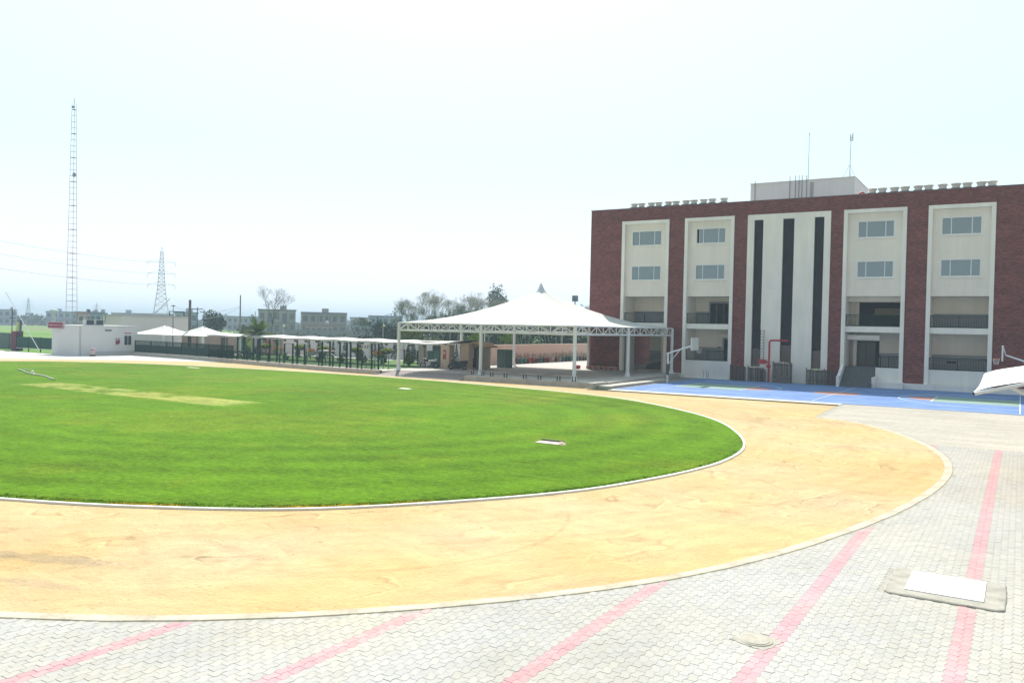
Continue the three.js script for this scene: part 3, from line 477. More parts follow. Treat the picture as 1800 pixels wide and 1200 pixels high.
// basketball hoops
function hoop(name, label, x, s) {
  const t = thing(name, label, 'basketball hoop', [x, .012, 10.6], s > 0 ? 0 : Math.PI), steel = std(.66, .67, .68, .5), pad = std(.02, .06, .06, .6), clear = std(.62, .63, .55, .5);
  part('post', barGeo([0, 0, 0], [0, 2.72, 0], .085, .085, 12), steel, t); part('pad', barGeo([0, .75, 0], [0, 1.75, 0], .125, .125, 12), pad, t);
  part('arm', mb().beam([-.1, 2.68, .16], [2.3, 3.5, .16], .07, .1).beam([-.1, 2.68, -.16], [2.3, 3.5, -.16], .07, .1).beam([1.1, 3.1, -.16], [1.1, 3.1, .16], .05, .05).geo(), steel, t);
  part('strut', mb().bar([.05, 1.75, 0], [1.2, 3.1, .1], .035).bar([2.3, 3.5, .16], [2.48, 4.1, .7], .03).bar([2.3, 3.5, -.16], [2.48, 4.1, -.7], .03).geo(), steel, t);
  const b = part('backboard', box(2.5, 3.1, -.9, 2.53, 4.15, .9), clear, t);
  part('backboard_frame', mb().box(2.46, 3.06, -.94, 2.55, 3.12, .94).box(2.46, 4.13, -.94, 2.55, 4.19, .94).box(2.46, 3.12, -.94, 2.55, 4.13, -.89).box(2.46, 3.12, .89, 2.55, 4.13, .94).geo(), std(.6, .6, .58, .5), b);
  const ring = new THREE.TorusGeometry(.225, .012, 6, 20); ring.rotateX(Math.PI / 2); ring.translate(2.9, 3.2, 0); part('rim', ring, std(.55, .2, .05, .5), b);
  const n = mb(); for (let i = 0; i < 12; i++) { const a = i / 12 * 6.28, c = (i + .5) / 12 * 6.28; n.bar([2.9 + .22 * Math.cos(a), 3.19, .22 * Math.sin(a)], [2.9 + .13 * Math.cos(c), 2.78, .13 * Math.sin(c)], .006, .006, 3); } part('net', n.geo(), std(.7, .7, .7), b);
  return t;
}
hoop('basketball_hoop', 'basketball hoop on a padded cranked post at the left end of the court', 13.3, 1);
hoop('basketball_hoop', 'basketball hoop partly hidden by the white awning at the right edge', 42.0, -1);
// cantilever shade at the right edge
{
  const white = new THREE.MeshPhysicalMaterial({ color: col(.74, .73, .71), roughness: .6, transmission: .08, thickness: 0 }), steel = std(.62, .63, .64, .5);
  const t = thing('shade_awning', 'white fabric awning reaching in from the right edge above the pavers', 'awning', [39.5, 0, 47.5]);
  const nx = 24, nz = 14, L = 9, pos = [], idx = [], uv = [];
  for (const k of [0, 1]) for (let i = 0; i <= nx; i++) for (let j = 0; j <= nz; j++) { const u = i / nx, w = j / nz, x = u * L, z = (w - .5) * (13.2 - 0 * u); const y = 3.22 + .55 * Math.sqrt(u) * .9 + u * 1.2 + (1 - w) * .04 - .12 * Math.sin(Math.PI * w) * (1 - u) - k * .012; pos.push(x + .25 * (1 - w) * (1 - u) * -.6, y, z); uv.push(x, z); }
  const S = (nx + 1) * (nz + 1); for (const k of [0, 1]) for (let i = 0; i < nx; i++) for (let j = 0; j < nz; j++) { const a = k * S + i * (nz + 1) + j, b = a + nz + 1; k ? idx.push(a, b, a + 1, b, b + 1, a + 1) : idx.push(a, a + 1, b, b, a + 1, b + 1); }
  const g = new THREE.BufferGeometry(); g.setAttribute('position', new THREE.Float32BufferAttribute(pos, 3)); g.setAttribute('uv', new THREE.Float32BufferAttribute(uv, 2)); g.setIndex(idx); g.computeVertexNormals(); part('fabric', g, white, t);
  const at = (i, j) => [pos[(i * (nz + 1) + j) * 3], pos[(i * (nz + 1) + j) * 3 + 1] - .07, pos[(i * (nz + 1) + j) * 3 + 2]];
  const e = (P) => new THREE.TubeGeometry(new THREE.CatmullRomCurve3(P.map((p) => V(...p))), 20, .055, 8);
  part('edge_tube', e([0, 4, 8, 12, 16, 20, 24].map((i) => at(i, nz))), steel, t); part('edge_tube', e([0, 4, 8, 12, 16, 20, 24].map((i) => at(i, 0))), steel, t); part('edge_tube', e([0, 3, 7, 11, 14].map((j) => at(0, j))), steel, t);
  for (const z of [-5, 5]) { part('mast', barGeo([4.3, -.02, z], [4.3, 4.3, z], .12, .1, 12), steel, t); }
  part('strut', barGeo([4.3, 1.6, 5], [.85, 3.42, 6.45], .06, .06, 8), steel, t); part('strut', barGeo([4.3, 1.6, -5], [.85, 3.42, -6.45], .06, .06, 8), steel, t);
}
// ---------- big tensile canopy ----------
const fabric = new THREE.MeshPhysicalMaterial({ color: col(.50, .485, .465), roughness: .65, transmission: .10, thickness: 0, side: THREE.DoubleSide });
const steelW = std(.70, .71, .71, .5);
{
  const t = thing('tensile_canopy', 'large white peaked tensile canopy on round posts beside the brick school', 'canopy');
  const C = [[-10.85, 19.5], [8.35, 19.5], [9.85, .5], [-9.35, .5]], B = .38, TOPY = 5.02, CH = .74, M = [-.5, 10];
  const lerp = (a, b, k) => [a[0] + (b[0] - a[0]) * k, a[1] + (b[1] - a[1]) * k];
  // membrane from the top ring to the square frame
  const per = []; const NS = 20; for (let s = 0; s < 4; s++) for (let i = 0; i < NS; i++) per.push(lerp(C[s], C[(s + 1) % 4], i / NS));
  const NP = per.length, NR = 18, pos = [], uv = [], idx = [];
  for (let r = 0; r <= NR; r++) for (let i = 0; i <= NP; i++) {
    const p = per[i % NP], a = Math.atan2(p[1] - M[1], p[0] - M[0]), k = r / NR, rx = M[0] + .55 * Math.cos(a), rz = M[1] + .55 * Math.sin(a);
    const x = rx + (p[0] - rx) * k, z = rz + (p[1] - rz) * k, e = (i % NS) / NS, corner = Math.abs(e - .5) * 2;
    const y = 5.06 + 3.28 * Math.pow(1 - k, 1.82 - .12 * corner) + .03 * k * corner; pos.push(x, y, z); uv.push(i / NP * 40, k * 10);
  }
  for (let r = 0; r < NR; r++) for (let i = 0; i < NP; i++) { const a = r * (NP + 1) + i, b = a + NP + 1; idx.push(a, a + 1, b, b, a + 1, b + 1); }
  const g = new THREE.BufferGeometry(); g.setAttribute('position', new THREE.Float32BufferAttribute(pos, 3)); g.setAttribute('uv', new THREE.Float32BufferAttribute(uv, 2)); g.setIndex(idx); g.computeVertexNormals();
  part('membrane', g, fabric, t);
  part('cap', lathe([[.6, 0], [.62, .03], [.59, .06], [.43, .24], [.26, .54], [.12, .82], [.04, 1.0], [.001, 1.04]], 28).translate(M[0], 8.28, M[1]), std(.52, .54, .58, .45), t);
  part('collar', lathe([[.55, 0], [.57, 0], [.57, .16], [.55, .16]], 28).translate(M[0], 8.2, M[1]), steelW, t);
  part('mast', barGeo([M[0], 5.3, M[1]], [M[0], 8.3, M[1]], .12, .12, 12), steelW, t);
  for (const c of C) part('stay', barGeo([c[0], 5.0, c[1]], [M[0], 5.4, M[1]], .06, .06, 8), steelW, t);
  const posts = []; for (let s = 0; s < 4; s++) { posts.push(C[s], lerp(C[s], C[(s + 1) % 4], .5)); }
  posts.forEach(([x, z]) => { const y0 = B - .02, r = .165; const p = part('post', barGeo([x, y0 - .4, z], [x, TOPY, z], r, r - .015, 16), steelW, t); part('base', lathe([[.001, 0], [.34, 0], [.34, .03], [.24, .05], [.2, .35], [.17, .42]], 16).translate(x, y0, z), steelW, p); });
  for (let s = 0; s < 4; s++) {
    const a = C[s], b = C[(s + 1) % 4], n = 16;
    part('chord', barGeo([a[0], TOPY - .02, a[1]], [b[0], TOPY - .02, b[1]], .065, .065, 8), steelW, t); part('chord', barGeo([a[0], TOPY - CH, a[1]], [b[0], TOPY - CH, b[1]], .085, .085, 8), steelW, t);
    for (let i = 0; i < n; i++) { const p = lerp(a, b, i / n), q = lerp(a, b, (i + 1) / n); if (i % 8) part('web_post', barGeo([p[0], TOPY - CH, p[1]], [p[0], TOPY, p[1]], .05, .05, 6), steelW, t); const up = i % 2; part('brace', barGeo([p[0], up ? TOPY : TOPY - CH, p[1]], [q[0], up ? TOPY - CH : TOPY, q[1]], .045, .045, 6), steelW, t); }
  }
}
// benches under the front edge
{
  const dk = std(.035, .035, .038, .6), t = thing('backless_bench', 'low backless bench with paired dark legs, nearest the front corner post of the canopy', 'bench', [8.6, .42, 21.4]);
  part('seat', box(-1.15, .40, -.19, 1.15, .44, .19), std(.30, .285, .27, .6), t);
  for (const x of [-.72, .72]) { part('leg', box(x - .16, 0, -.04, x - .10, .40, .04), dk, t); part('leg', box(x + .10, 0, -.04, x + .16, .40, .04), dk, t); }
  copy(t, 'backless_bench', 'low backless bench second from the right under the front of the canopy', [5.3, .42, 21.35]); copy(t, 'backless_bench', 'low backless bench third from the right under the front of the canopy', [1.9, .42, 21.35]);
  copy(t, 'backless_bench', 'low backless bench closest to the middle front post of the canopy', [-.95, .38, 20.4]).scale.set(.8, 1, 1);
  for (const o of scene.children) if (o.name.startsWith('backless_bench')) o.userData.group = 'benches along the front of the canopy';
}
// ---------- vegetation builders ----------
const leafMat = matte({ vertexColors: true, roughness: .9, side: THREE.DoubleSide });
function foliage(list, c0, c1, seed) { // list of [x, y, z, rx, ry, rz, leaves, size]: clumps of leaf-sized faces
  const f = mulberry(seed), P = [], N = [], K = [], a = V(), b = V(), n = V();
  for (const [cx, cy, cz, rx, ry, rz, num, size] of list) {
    const tone = f();
    for (let i = 0; i < num; i++) {
      const u = f() * 2 - 1, ph = f() * 6.2832, r = Math.cbrt(.25 + .75 * f()), s = Math.sqrt(1 - u * u);
      n.set(s * Math.cos(ph), u, s * Math.sin(ph));
      const x = cx + rx * r * n.x, y = cy + ry * r * n.y, z = cz + rz * r * n.z, L = size * rr(.6, 1.3, f);
      a.set(rr(-1, 1, f), rr(-1, 1, f), rr(-1, 1, f)).normalize(); b.copy(a).cross(V(rr(-1, 1, f), rr(-1, 1, f), rr(-1, 1, f))).normalize();
      const q = [[a, 1], [b, .45], [a, -1], [b, -.45]].map(([w, k]) => [x + w.x * L * k, y + w.y * L * k, z + w.z * L * k]);
      P.push(...q[0], ...q[1], ...q[2], ...q[0], ...q[2], ...q[3]);
      const m = clamp(.5 * tone + .6 * f()), k = rr(.8, 1.2, f), c = [0, 1, 2].map((i) => (c0[i] + (c1[i] - c0[i]) * m) * k);
      for (let v = 0; v < 6; v++) K.push(...c);
    }
  }
  const g = new THREE.BufferGeometry(); g.setAttribute('position', new THREE.Float32BufferAttribute(P, 3)); g.setAttribute('color', new THREE.Float32BufferAttribute(K, 3)); g.setAttribute('uv', new THREE.Float32BufferAttribute(new Float32Array(P.length / 3 * 2), 2)); g.computeVertexNormals(); return g;
}
function clumps(n, R3, c, num, size, seed, flatten = 1) { const f = mulberry(seed), L = []; for (let i = 0; i < n; i++) { const u = f() * 2 - 1, p = f() * 6.28, s = Math.sqrt(1 - u * u), r = Math.cbrt(f()) * .78; const k = rr(.26, .46, f); L.push([c[0] + R3[0] * r * s * Math.cos(p), c[1] + R3[1] * r * u, c[2] + R3[2] * r * s * Math.sin(p), R3[0] * k, R3[1] * k * flatten, R3[2] * k, num, size]); } return L; }
const bark = std(.13, .11, .09, .95), barkPale = std(.20, .19, .17, .95);
function limbs(h, spread, n, seed, r = .16) { const f = mulberry(seed), g = mb(); g.bar([0, -.1, 0], [0, h * .55, 0], r, r * .6, 7); for (let i = 0; i < n; i++) { const a = i / n * 6.28 + f(), y = h * rr(.28, .5, f), e = [Math.cos(a) * spread * rr(.5, .8, f), h * rr(.6, .85, f), Math.sin(a) * spread * rr(.5, .8, f)]; g.bar([0, y, 0], e, r * .45, r * .15, 5); } g.bar([0, h * .5, 0], [0, h * .85, 0], r * .6, r * .2, 6); return g.geo(); }
function tree(name, label, p, h, R3, cy, o = {}) {
  const t = thing(name, label, o.cat || 'tree', p, 0, o.group); part('trunk', limbs(h, R3[0], o.limbs || 5, o.seed, o.r || .16), o.bark || bark, t);
  part('crown', foliage(clumps(o.n || 26, R3, [0, cy, 0], o.num || 46, o.size || .22, o.seed + 1, o.flat || .9), o.c0 || [.025, .05, .018], o.c1 || [.085, .14, .035], o.seed + 2), leafMat, t); return t;
}
function bareGeo(h, seed, o = {}) { // leafless tree: forking branches down to twigs
  const f = mulberry(seed), g = mb(), P = [];
  const grow = (x, y, z, d, L, r, k) => {
    const e = [x + d.x * L, y + d.y * L, z + d.z * L]; g.bar([x, y, z], e, r, r * .66, k > 3 ? 6 : 3);
    if (k === 0) { P.push(e); return; }
    const n = k > 1 ? 2 + (f() < .55 ? 1 : 0) : 3;
    for (let i = 0; i < n; i++) { const a = f() * 6.2832, sp = (o.spread || .55) * rr(.6, 1.25, f), q = V(Math.cos(a), 0, Math.sin(a)), nd = d.clone().multiplyScalar(Math.cos(sp)).addScaledVector(q, Math.sin(sp)).add(V(0, o.lift || .16, 0)).normalize(); grow(...e, nd, L * rr(.68, .86, f), r * .62, k - 1); }
  };
  grow(0, -.1, 0, V(rr(-.04, .04, f), 1, rr(-.04, .04, f)).normalize(), h * (o.trunk || .3), o.r || .2, o.depth || 5); return [g.geo(), P];
}
function bareTree(name, label, p, h, seed, o = {}) {
  const t = thing(name, label, 'tree', p, 0, o.group), [g, tips] = bareGeo(h, seed, o); part('branches', g, o.mat || barkPale, t);
  if (o.buds) part('buds', foliage(tips.map((e) => [e[0], e[1], e[2], .25, .25, .25, o.buds, .09]), o.b0 || [.16, .15, .11], o.b1 || [.24, .22, .16], seed + 5), leafMat, t); return t;
}
// ---------- garden wall, fences, small canopies on the left ----------
{
  const w = thing('boundary_wall', 'long white garden wall behind the planted strip, with small coloured letters', 'wall'); part('wall', box(-57, .25, -1.75, -15.6, 2.5, -1.5), plaster(.76, .70, .70), w); part('coping', box(-57, 2.503, -1.8, -15.6, 2.56, -1.45), plaster(.7, .66, .64), w);
  const cs = [std(.35, .05, .05), std(.30, .14, .04), std(.10, .12, .10), std(.32, .08, .18)]; const f = mulberry(44);
  const glyphs = (x0, n, y, h) => { for (let i = 0; i < n; i++) { const x = x0 + i * .55, g = mb(); g.box(x, y, -1.5, x + .07, y + h, -1.46); if (f() < .8) g.box(x + .073, y + h - .07, -1.5, x + .3, y + h, -1.46); if (f() < .6) g.box(x + .073, y + h * .45, -1.5, x + .28, y + h * .45 + .07, -1.46); if (f() < .5) g.box(x + .23, y, -1.5, x + .3, y + h - .073, -1.46); part('wall_letter', g.geo(), cs[i % 4], w); } };
  glyphs(-34.6, 4, 1.55, .42); glyphs(-31.0, 2, 1.45, .36); glyphs(-29.6, 6, 1.3, .42);
  const pk = plaster(.62, .455, .375, .8), p = thing('compound_wall', 'pink compound wall running back beside the school behind the potted plants', 'wall'); part('wall', box(-11.7, .3, -34, -11.4, 2.62, 2.05), pk, p); part('coping', box(-11.75, 2.623, -34, -11.35, 2.69, 2.08), plaster(.68, .55, .47), p);
  for (const z of [-.9, -1.15, -.65]) part('wall_motif', box(-11.4, 1.5 + (z + .9) * 1.2, z - .06, -11.37, 1.75 + (z + .9), z + .06), std(.2, .25, .1), p);
  const g2 = thing('end_wall', 'short pale wall closing the yard left of the pink wall', 'wall'); part('wall', box(-25, .25, -3.1, -15.2, 2.3, -2.9), plaster(.62, .58, .57), g2); part('wall', box(-16.2, 2.05, 1.9, -11.72, 2.62, 2.15), plaster(.66, .6, .57), g2);
  const gate = thing('green_gate', 'dark green sheet gate beside the end of the pink wall', 'gate'); for (let i = 0; i < 4; i++) part('panel', box(-13.5 + i * .47, .4, 2.05, -13.5 + i * .47 + .45, 2.0, 2.1), i % 2 ? std(.02, .07, .06, .5) : std(.028, .085, .075, .5), gate); part('gate_frame', mb().box(-13.6, .38, 2.05, -13.503, 2.05, 2.16).box(-11.8, .38, 2.103, -11.72, 2.05, 2.16).geo(), railM, gate);
}
{ // palisade fence on the kerb wall
  const fence = (label, P, h, gap, name = 'steel_fence') => {
    const t = thing(name, label, 'fence'); const B = mb(), rails = mb();
    for (let i = 0; i + 1 < P.length; i++) { const [x0, z0] = P[i], [x1, z1] = P[i + 1], L = Math.hypot(x1 - x0, z1 - z0), n = Math.round(L / gap); part('fence_post', box(x0 - .04, .4, z0 - .04, x0 + .04, .42 + h + .05, z0 + .04), railM, t); for (const y of [.52, .42 + h - .1]) rails.beam([x0, y, z0], [x1, y, z1], .04, .05); for (let k = 1; k < n; k++) B.box(x0 + (x1 - x0) * k / n - .012, .44, z0 + (z1 - z0) * k / n - .012, x0 + (x1 - x0) * k / n + .012, .42 + h, z0 + (z1 - z0) * k / n + .012); }
    part('rails', rails.geo(), railM, t); stuffPart('bars', B.geo(), railM, t);
  };
  const K = []; for (let i = 0; i <= 14; i++) { const x = -42 + i * 2.15; K.push([x, 17.0 + (x + 42.7) * (x < -28 ? .19 : .19) - (x > -28 ? (x + 28) * .08 : 0) - .12]); }
  fence('low dark green steel fence on the kerb wall in front of the garden', K, .98, .14);
  fence('dark green railing behind the big canopy post beside the parked motorcycle', [[-18.5, 9.2], [-16.3, 9.6], [-14, 10], [-11.9, 10.4]], 1.5, .14);
  const mesh = new THREE.MeshPhysicalMaterial({ color: col(.018, .075, .065), roughness: .7, specularIntensity: .2, transmission: .6, thickness: 0 });
  const t = thing('mesh_fence', 'dark green screened fence in front of the small white canopies', 'fence'); const Q = [[-59, 15.4], [-55.5, 15.5], [-52, 15.7], [-48.5, 16.1], [-45, 16.6], [-42.2, 17], [-39.2, 17.6], [-36.4, 18.1]];
  for (let i = 0; i + 1 < Q.length; i++) { const [x0, z0] = Q[i], [x1, z1] = Q[i + 1]; part('screen_panel', beamGeo([x0, .95, z0 - .1], [x1, .95, z1 - .1], .02, 1.0), mesh, t); { const B = mb(), n = 26; for (let k = 1; k < n; k++) { const x = x0 + (x1 - x0) * k / n, z = z0 - .1 + (z1 - z0) * k / n; B.box(x - .016, 1.46, z - .016, x + .016, 1.95, z + .016); } stuffPart('bars', B.geo(), railM, t); } part('fence_post', box(x0 - .05, .38, z0 - .15, x0 + .05, 2.0, z0 - .05), railM, t); }
  part('top_rail', tube(Q.map(([x, z]) => [x, 1.96, z - .1]), .03), railM, t);
}
// green post frames behind the kerb wall
{
  const frame = (label, x0, x1, h, z) => { const t = thing('post_frame', label, 'post frame', [x0, .3, z], 0, undefined); part('post', box(-.07, 0, -.07, .07, h, .07), railM, t); part('post', box(x1 - x0 - .07, 0, -.07, x1 - x0 + .07, h, .07), railM, t); part('crossbar', box(.073, h - .1, -.05, x1 - x0 - .073, h, .05), std(.2, .24, .22), t); };
  const S = [[-22.1, -21.0, 2.6, 18.4], [-19.2, -18.25, 2.6, 18.8], [-17.55, -16.6, 2.55, 19], [-14.55, -13.65, 2.6, 19.2], [-26.2, -25.1, 2.2, 18], [-28.6, -27.3, 2.2, 17.6], [-31.6, -30.45, 2.6, 17], [-35.0, -33.9, 2.6, 16.4], [-38.4, -37.3, 2.7, 15.8]];
  ['first green post frame from the right, beside the big canopy corner post', 'second green post frame from the right, behind the kerb wall', 'third green post frame from the right, behind the kerb wall', 'fourth green post frame from the right, behind the kerb wall', 'shorter green post frame near the yellow topped shrubs', 'shorter green post frame left of the garden shelter bar', 'green post frame just right of the palm tree trunk', 'green post frame in front of the palm tree', 'leftmost green post frame beside the screened fence'].forEach((l, i) => { const k = [3, 2, 1, 0, 4, 5, 6, 7, 8][i]; frame(l, ...S[k]); });
  const b = thing('garden_shelter_bar', 'white horizontal bar on green posts in the garden', 'post frame', [-26.9, .3, 14]); part('bar', box(0, 1.35, -.05, 4.2, 1.43, .05), std(.62, .62, .64), b); for (const x of [.1, 2.1, 4.1]) part('post', box(x - .05, 0, -.05, x + .05, 1.347, .05), railM, b);
}
// long row of low white canopies
{
  const t = thing('walkway_canopy', 'long low scalloped white canopy over the garden walkway', 'canopy'); const pos = [], uv = [], idx = [], NX = 120, NZ = 6, X0 = -49, X1 = -8.2;
  for (let k = 0; k < 2; k++) for (let i = 0; i <= NX; i++) for (let j = 0; j <= NZ; j++) { const u = i / NX, w = j / NZ, x = X0 + (X1 - X0) * u, z = 12.5 - w * 3.6 + (1 - w) * (x > -13 ? (x + 13) * .25 : 0), ph = Math.abs((((x + 49) / 5.1) % 1) - .5) * 2; const y = 2.93 - .10 * u + .10 * (1 - ph) * 1.2 * Math.sin(Math.PI * (.25 + .75 * w)) + .22 * Math.sin(Math.PI * w) + (x > -11 ? .1 * (x + 11) : 0) - k * .02; pos.push(x, y, z); uv.push(x, z); }
  const S = (NX + 1) * (NZ + 1); for (let k = 0; k < 2; k++) for (let i = 0; i < NX; i++) for (let j = 0; j < NZ; j++) { const a = k * S + i * (NZ + 1) + j, b = a + NZ + 1; idx.push(a, b, a + 1, b, b + 1, a + 1); }
  const g = new THREE.BufferGeometry(); g.setAttribute('position', new THREE.Float32BufferAttribute(pos, 3)); g.setAttribute('uv', new THREE.Float32BufferAttribute(uv, 2)); g.setIndex(idx); g.computeVertexNormals(); part('fabric', g, fabric, t);
  for (let i = 0; i <= 8; i++) { const x = X0 + .4 + i * 5.0; part('post', barGeo([x, .3, 9.2], [x, 2.95, 9.2], .06, .06, 8), steelW, t); }
  for (let i = 0; i < 16; i++) part('lamp_bracket', box(-38 + i * 1.75, 2.50, 12.1, -37.72 + i * 1.75, 2.74, 12.3), std(.12, .11, .12), t);
  part('front_tube', barGeo([X0, 2.86, 12.4], [-11.2, 2.76, 12.4], .05, .05, 8), steelW, t);
}
{ // two small peaked canopies near the white building
  const cone = (name, label, x, w) => { const t = thing(name, label, 'canopy', [x, .3, 10.5]); const pos = [], idx = [], uv = [], n = 24, m = 8; for (let r = 0; r <= m; r++) for (let i = 0; i <= n; i++) { const a = i / n * 6.2832 + .785, c = Math.cos(a), s = Math.sin(a), q = 1 / Math.max(Math.abs(c), Math.abs(s)), k = r / m; pos.push(c * q * w * k, 2.5 + 1.2 * Math.pow(1 - k, 1.5), s * q * w * .75 * k); uv.push(c * k, s * k); } for (let r = 0; r < m; r++) for (let i = 0; i < n; i++) { const a = r * (n + 1) + i, b = a + n + 1; idx.push(a, a + 1, b, b, a + 1, b + 1); } const g = new THREE.BufferGeometry(); g.setAttribute('position', new THREE.Float32BufferAttribute(pos, 3)); g.setAttribute('uv', new THREE.Float32BufferAttribute(uv, 2)); g.setIndex(idx); g.computeVertexNormals(); part('fabric', g, fabric, t);
    for (const [a, b] of [[-1, 1], [1, 1], [-1, -1], [1, -1]]) part('post', barGeo([a * w * .96, 0, b * w * .72], [a * w * .96, 2.5, b * w * .72], .2, .18, 10), steelW, t); part('ridge_beam', barGeo([-w * .9, 2.75, -w * .6], [.4, 3.72, 0], .09, .09, 8), steelW, t); };
  cone('small_canopy', 'small white peaked canopy next to the white gate building', -59.6, 4.0); cone('small_canopy', 'small white peaked canopy joined to the long walkway canopy', -51.6, 4.0);
  const b = thing('shop_counter', 'dim brown building front under the two small white canopies', 'building'); part('wall', box(-66, .2, 2.6, -45, 2.9, 3.0), plaster(.34, .27, .22), b); part('door', box(-57.2, .3, 3.003, -55.8, 2.4, 3.06), std(.06, .05, .05), b); part('green_door', box(-53.0, .3, 3.003, -51.9, 2.6, 3.06), std(.02, .08, .06), b); part('lime_panel', box(-51.7, .3, 3.003, -50.9, 2.8, 3.06), std(.25, .36, .06), b); part('pink_panel', box(-48.0, .3, 3.003, -46.3, 2.8, 3.06), std(.45, .25, .24), b); part('window', box(-50.0, 1.2, 3.003, -48.5, 2.5, 3.06), std(.3, .34, .36), b); part('poster', box(-47.6, 1.6, 3.063, -47.0, 2.4, 3.08), std(.35, .06, .08), b);
}
// white gate building and the taller block behind it
{
  const wp = plaster(.62, .62, .63, .6), t = thing('gate_building', 'low flat white building with a maroon signboard near the gate', 'building');
  part('wall', box(-66.2, -.02, 14.2, -60.2, 3.72, 22.3), wp, t); part('parapet', box(-66.25, 3.723, 14.15, -60.15, 3.86, 22.35), wp, t);
  const w = part('window', box(-60.197, 1.25, 15.05, -60.12, 2.65, 16.2), alum, t); for (const z of [15.13, 15.66]) part('pane', box(-60.117, 1.33, z, -60.09, 2.57, z + .46), std(.03, .05, .055, .2), w);
  part('window_sign', box(-60.197, 2.78, 15.1, -60.16, 3.02, 16.15), std(.6, .5, .5), t); for (let i = 0; i < 5; i++) part('sign_letter', box(-60.157, 2.83, 15.2 + i * .18, -60.14, 2.97, 15.31 + i * .18), std(.5, .05, .08), t);
  part('vent_slot', box(-60.197, 3.15, 17.9, -60.15, 3.35, 18.8), std(.10, .13, .16), t);
  for (const [y0, y1, z0, z1] of [[1.5, 2.0, 16.8, 17.0], [1.4, 1.95, 17.08, 17.28], [2.1, 2.2, 16.8, 16.95], [2.1, 2.2, 17.2, 17.35]]) part('fire_bucket', box(-60.197, y0, z0, -60.05, y1, z1), std(.22, .04, .06), t);
  part('down_pipe', barGeo([-60.1, 0, 22.1], [-60.1, 3.7, 22.1], .05), std(.42, .42, .4), t); part('skirting_pipe', barGeo([-60.12, .5, 13.3], [-60.12, .45, 20], .03), std(.4, .42, .44), t);
  const u = thing('tall_white_block', 'taller plain white block rising behind the gate building', 'building'); part('wall', box(-72.2, -.02, .3, -67.7, 5.15, 11.6), plaster(.62, .60, .585, .5), u); part('roof_edge', box(-72.3, 5.153, .2, -67.6, 5.35, 11.7), std(.42, .43, .45), u); part('roof_cable', tube([[-71.6, 5.3, 11.66], [-71.5, 4.7, 11.68], [-71.8, 4.1, 11.7], [-72.1, 3.9, 11.66]], .03), darkM, u); part('roof_frame', mb().box(-68.5, 5.35, .8, -68.4, 6.1, .9).box(-68.5, 6.0, .9, -68.4, 6.1, 3.3).box(-68.5, 5.35, 3.3, -68.4, 6.1, 3.4).geo(), darkM, u);
  const s = thing('signboard', 'maroon signboard with faded pale lettering on the gate building roof', 'sign', [-64.9, 3.35, 22.5], .12);
  const cv = document.createElement('canvas'); cv.width = 256; cv.height = 96; const x = cv.getContext('2d'); x.fillStyle = '#7d2440'; x.fillRect(0, 0, 256, 96); x.fillStyle = '#d9c3cf'; const f = mulberry(61); let q = 14; while (q < 236) { const w = 4 + f() * 6; x.globalAlpha = .55 + .4 * f(); x.fillRect(q, 34 + f() * 8, 3, 22); x.fillRect(q, 34 + f() * 10, w, 4); if (f() > .5) x.fillRect(q + w - 3, 38, 3, 18); q += w + 3 + (f() < .15 ? 8 : 0); } x.globalAlpha = .6; x.fillRect(200, 66, 40, 6); x.globalAlpha = 1; x.strokeStyle = '#e6dde2'; x.lineWidth = 4; x.strokeRect(2, 2, 252, 92);
  const tx = new THREE.CanvasTexture(cv); tx.colorSpace = THREE.SRGBColorSpace; const pg = new THREE.PlaneGeometry(2.9, .82); pg.translate(0, .45, .106); part('board', box(-1.5, 0, -.1, 1.5, .9, .1), std(.3, .3, .32), s); part('sign_face', pg, new THREE.MeshStandardMaterial({ map: tx, roughness: .6 }), s);
  const ac = thing('air_conditioner', 'pair of boxy dark air conditioner units on the gate building roof', 'air conditioner', [-61.2, 3.86, 19.9]); part('unit', box(-.4, 0, -1.4, .3, .75, -.25), std(.5, .5, .5), ac); part('unit', box(-.4, 0, -.1, .3, .75, 1.05), std(.5, .5, .5), ac); part('grille', mb().box(.303, .08, -1.3, .33, .68, -.35).box(.303, .08, 0, .33, .68, .95).geo(), std(.03, .06, .08), ac);
  const sp = thing('roof_stub_pole', 'short dark pole beside the air conditioners on the gate building', 'pole', [-63.2, 3.86, 19.4]); part('pole', barGeo([0, 0, 0], [0, 2.1, 0], .07), std(.2, .2, .25), sp);
  const b = thing('litter_bin', 'small red and white bin standing by the kerb before the gate building', 'bin', [-58.6, 0, 21.4]); part('bin_base', lathe([[.001, 0], [.34, 0], [.34, .18], [.24, .2], [.001, .2]], 14), darkM, b); part('bin_body', lathe([[.2, .2], [.21, .65], [.24, .68], [.24, .76], [.001, .76]], 14), std(.6, .42, .42), b); part('bin_lid', lathe([[.27, .76], [.25, .9], [.1, 1.0], [.001, 1.02]], 14), std(.42, .2, .24), b);
}
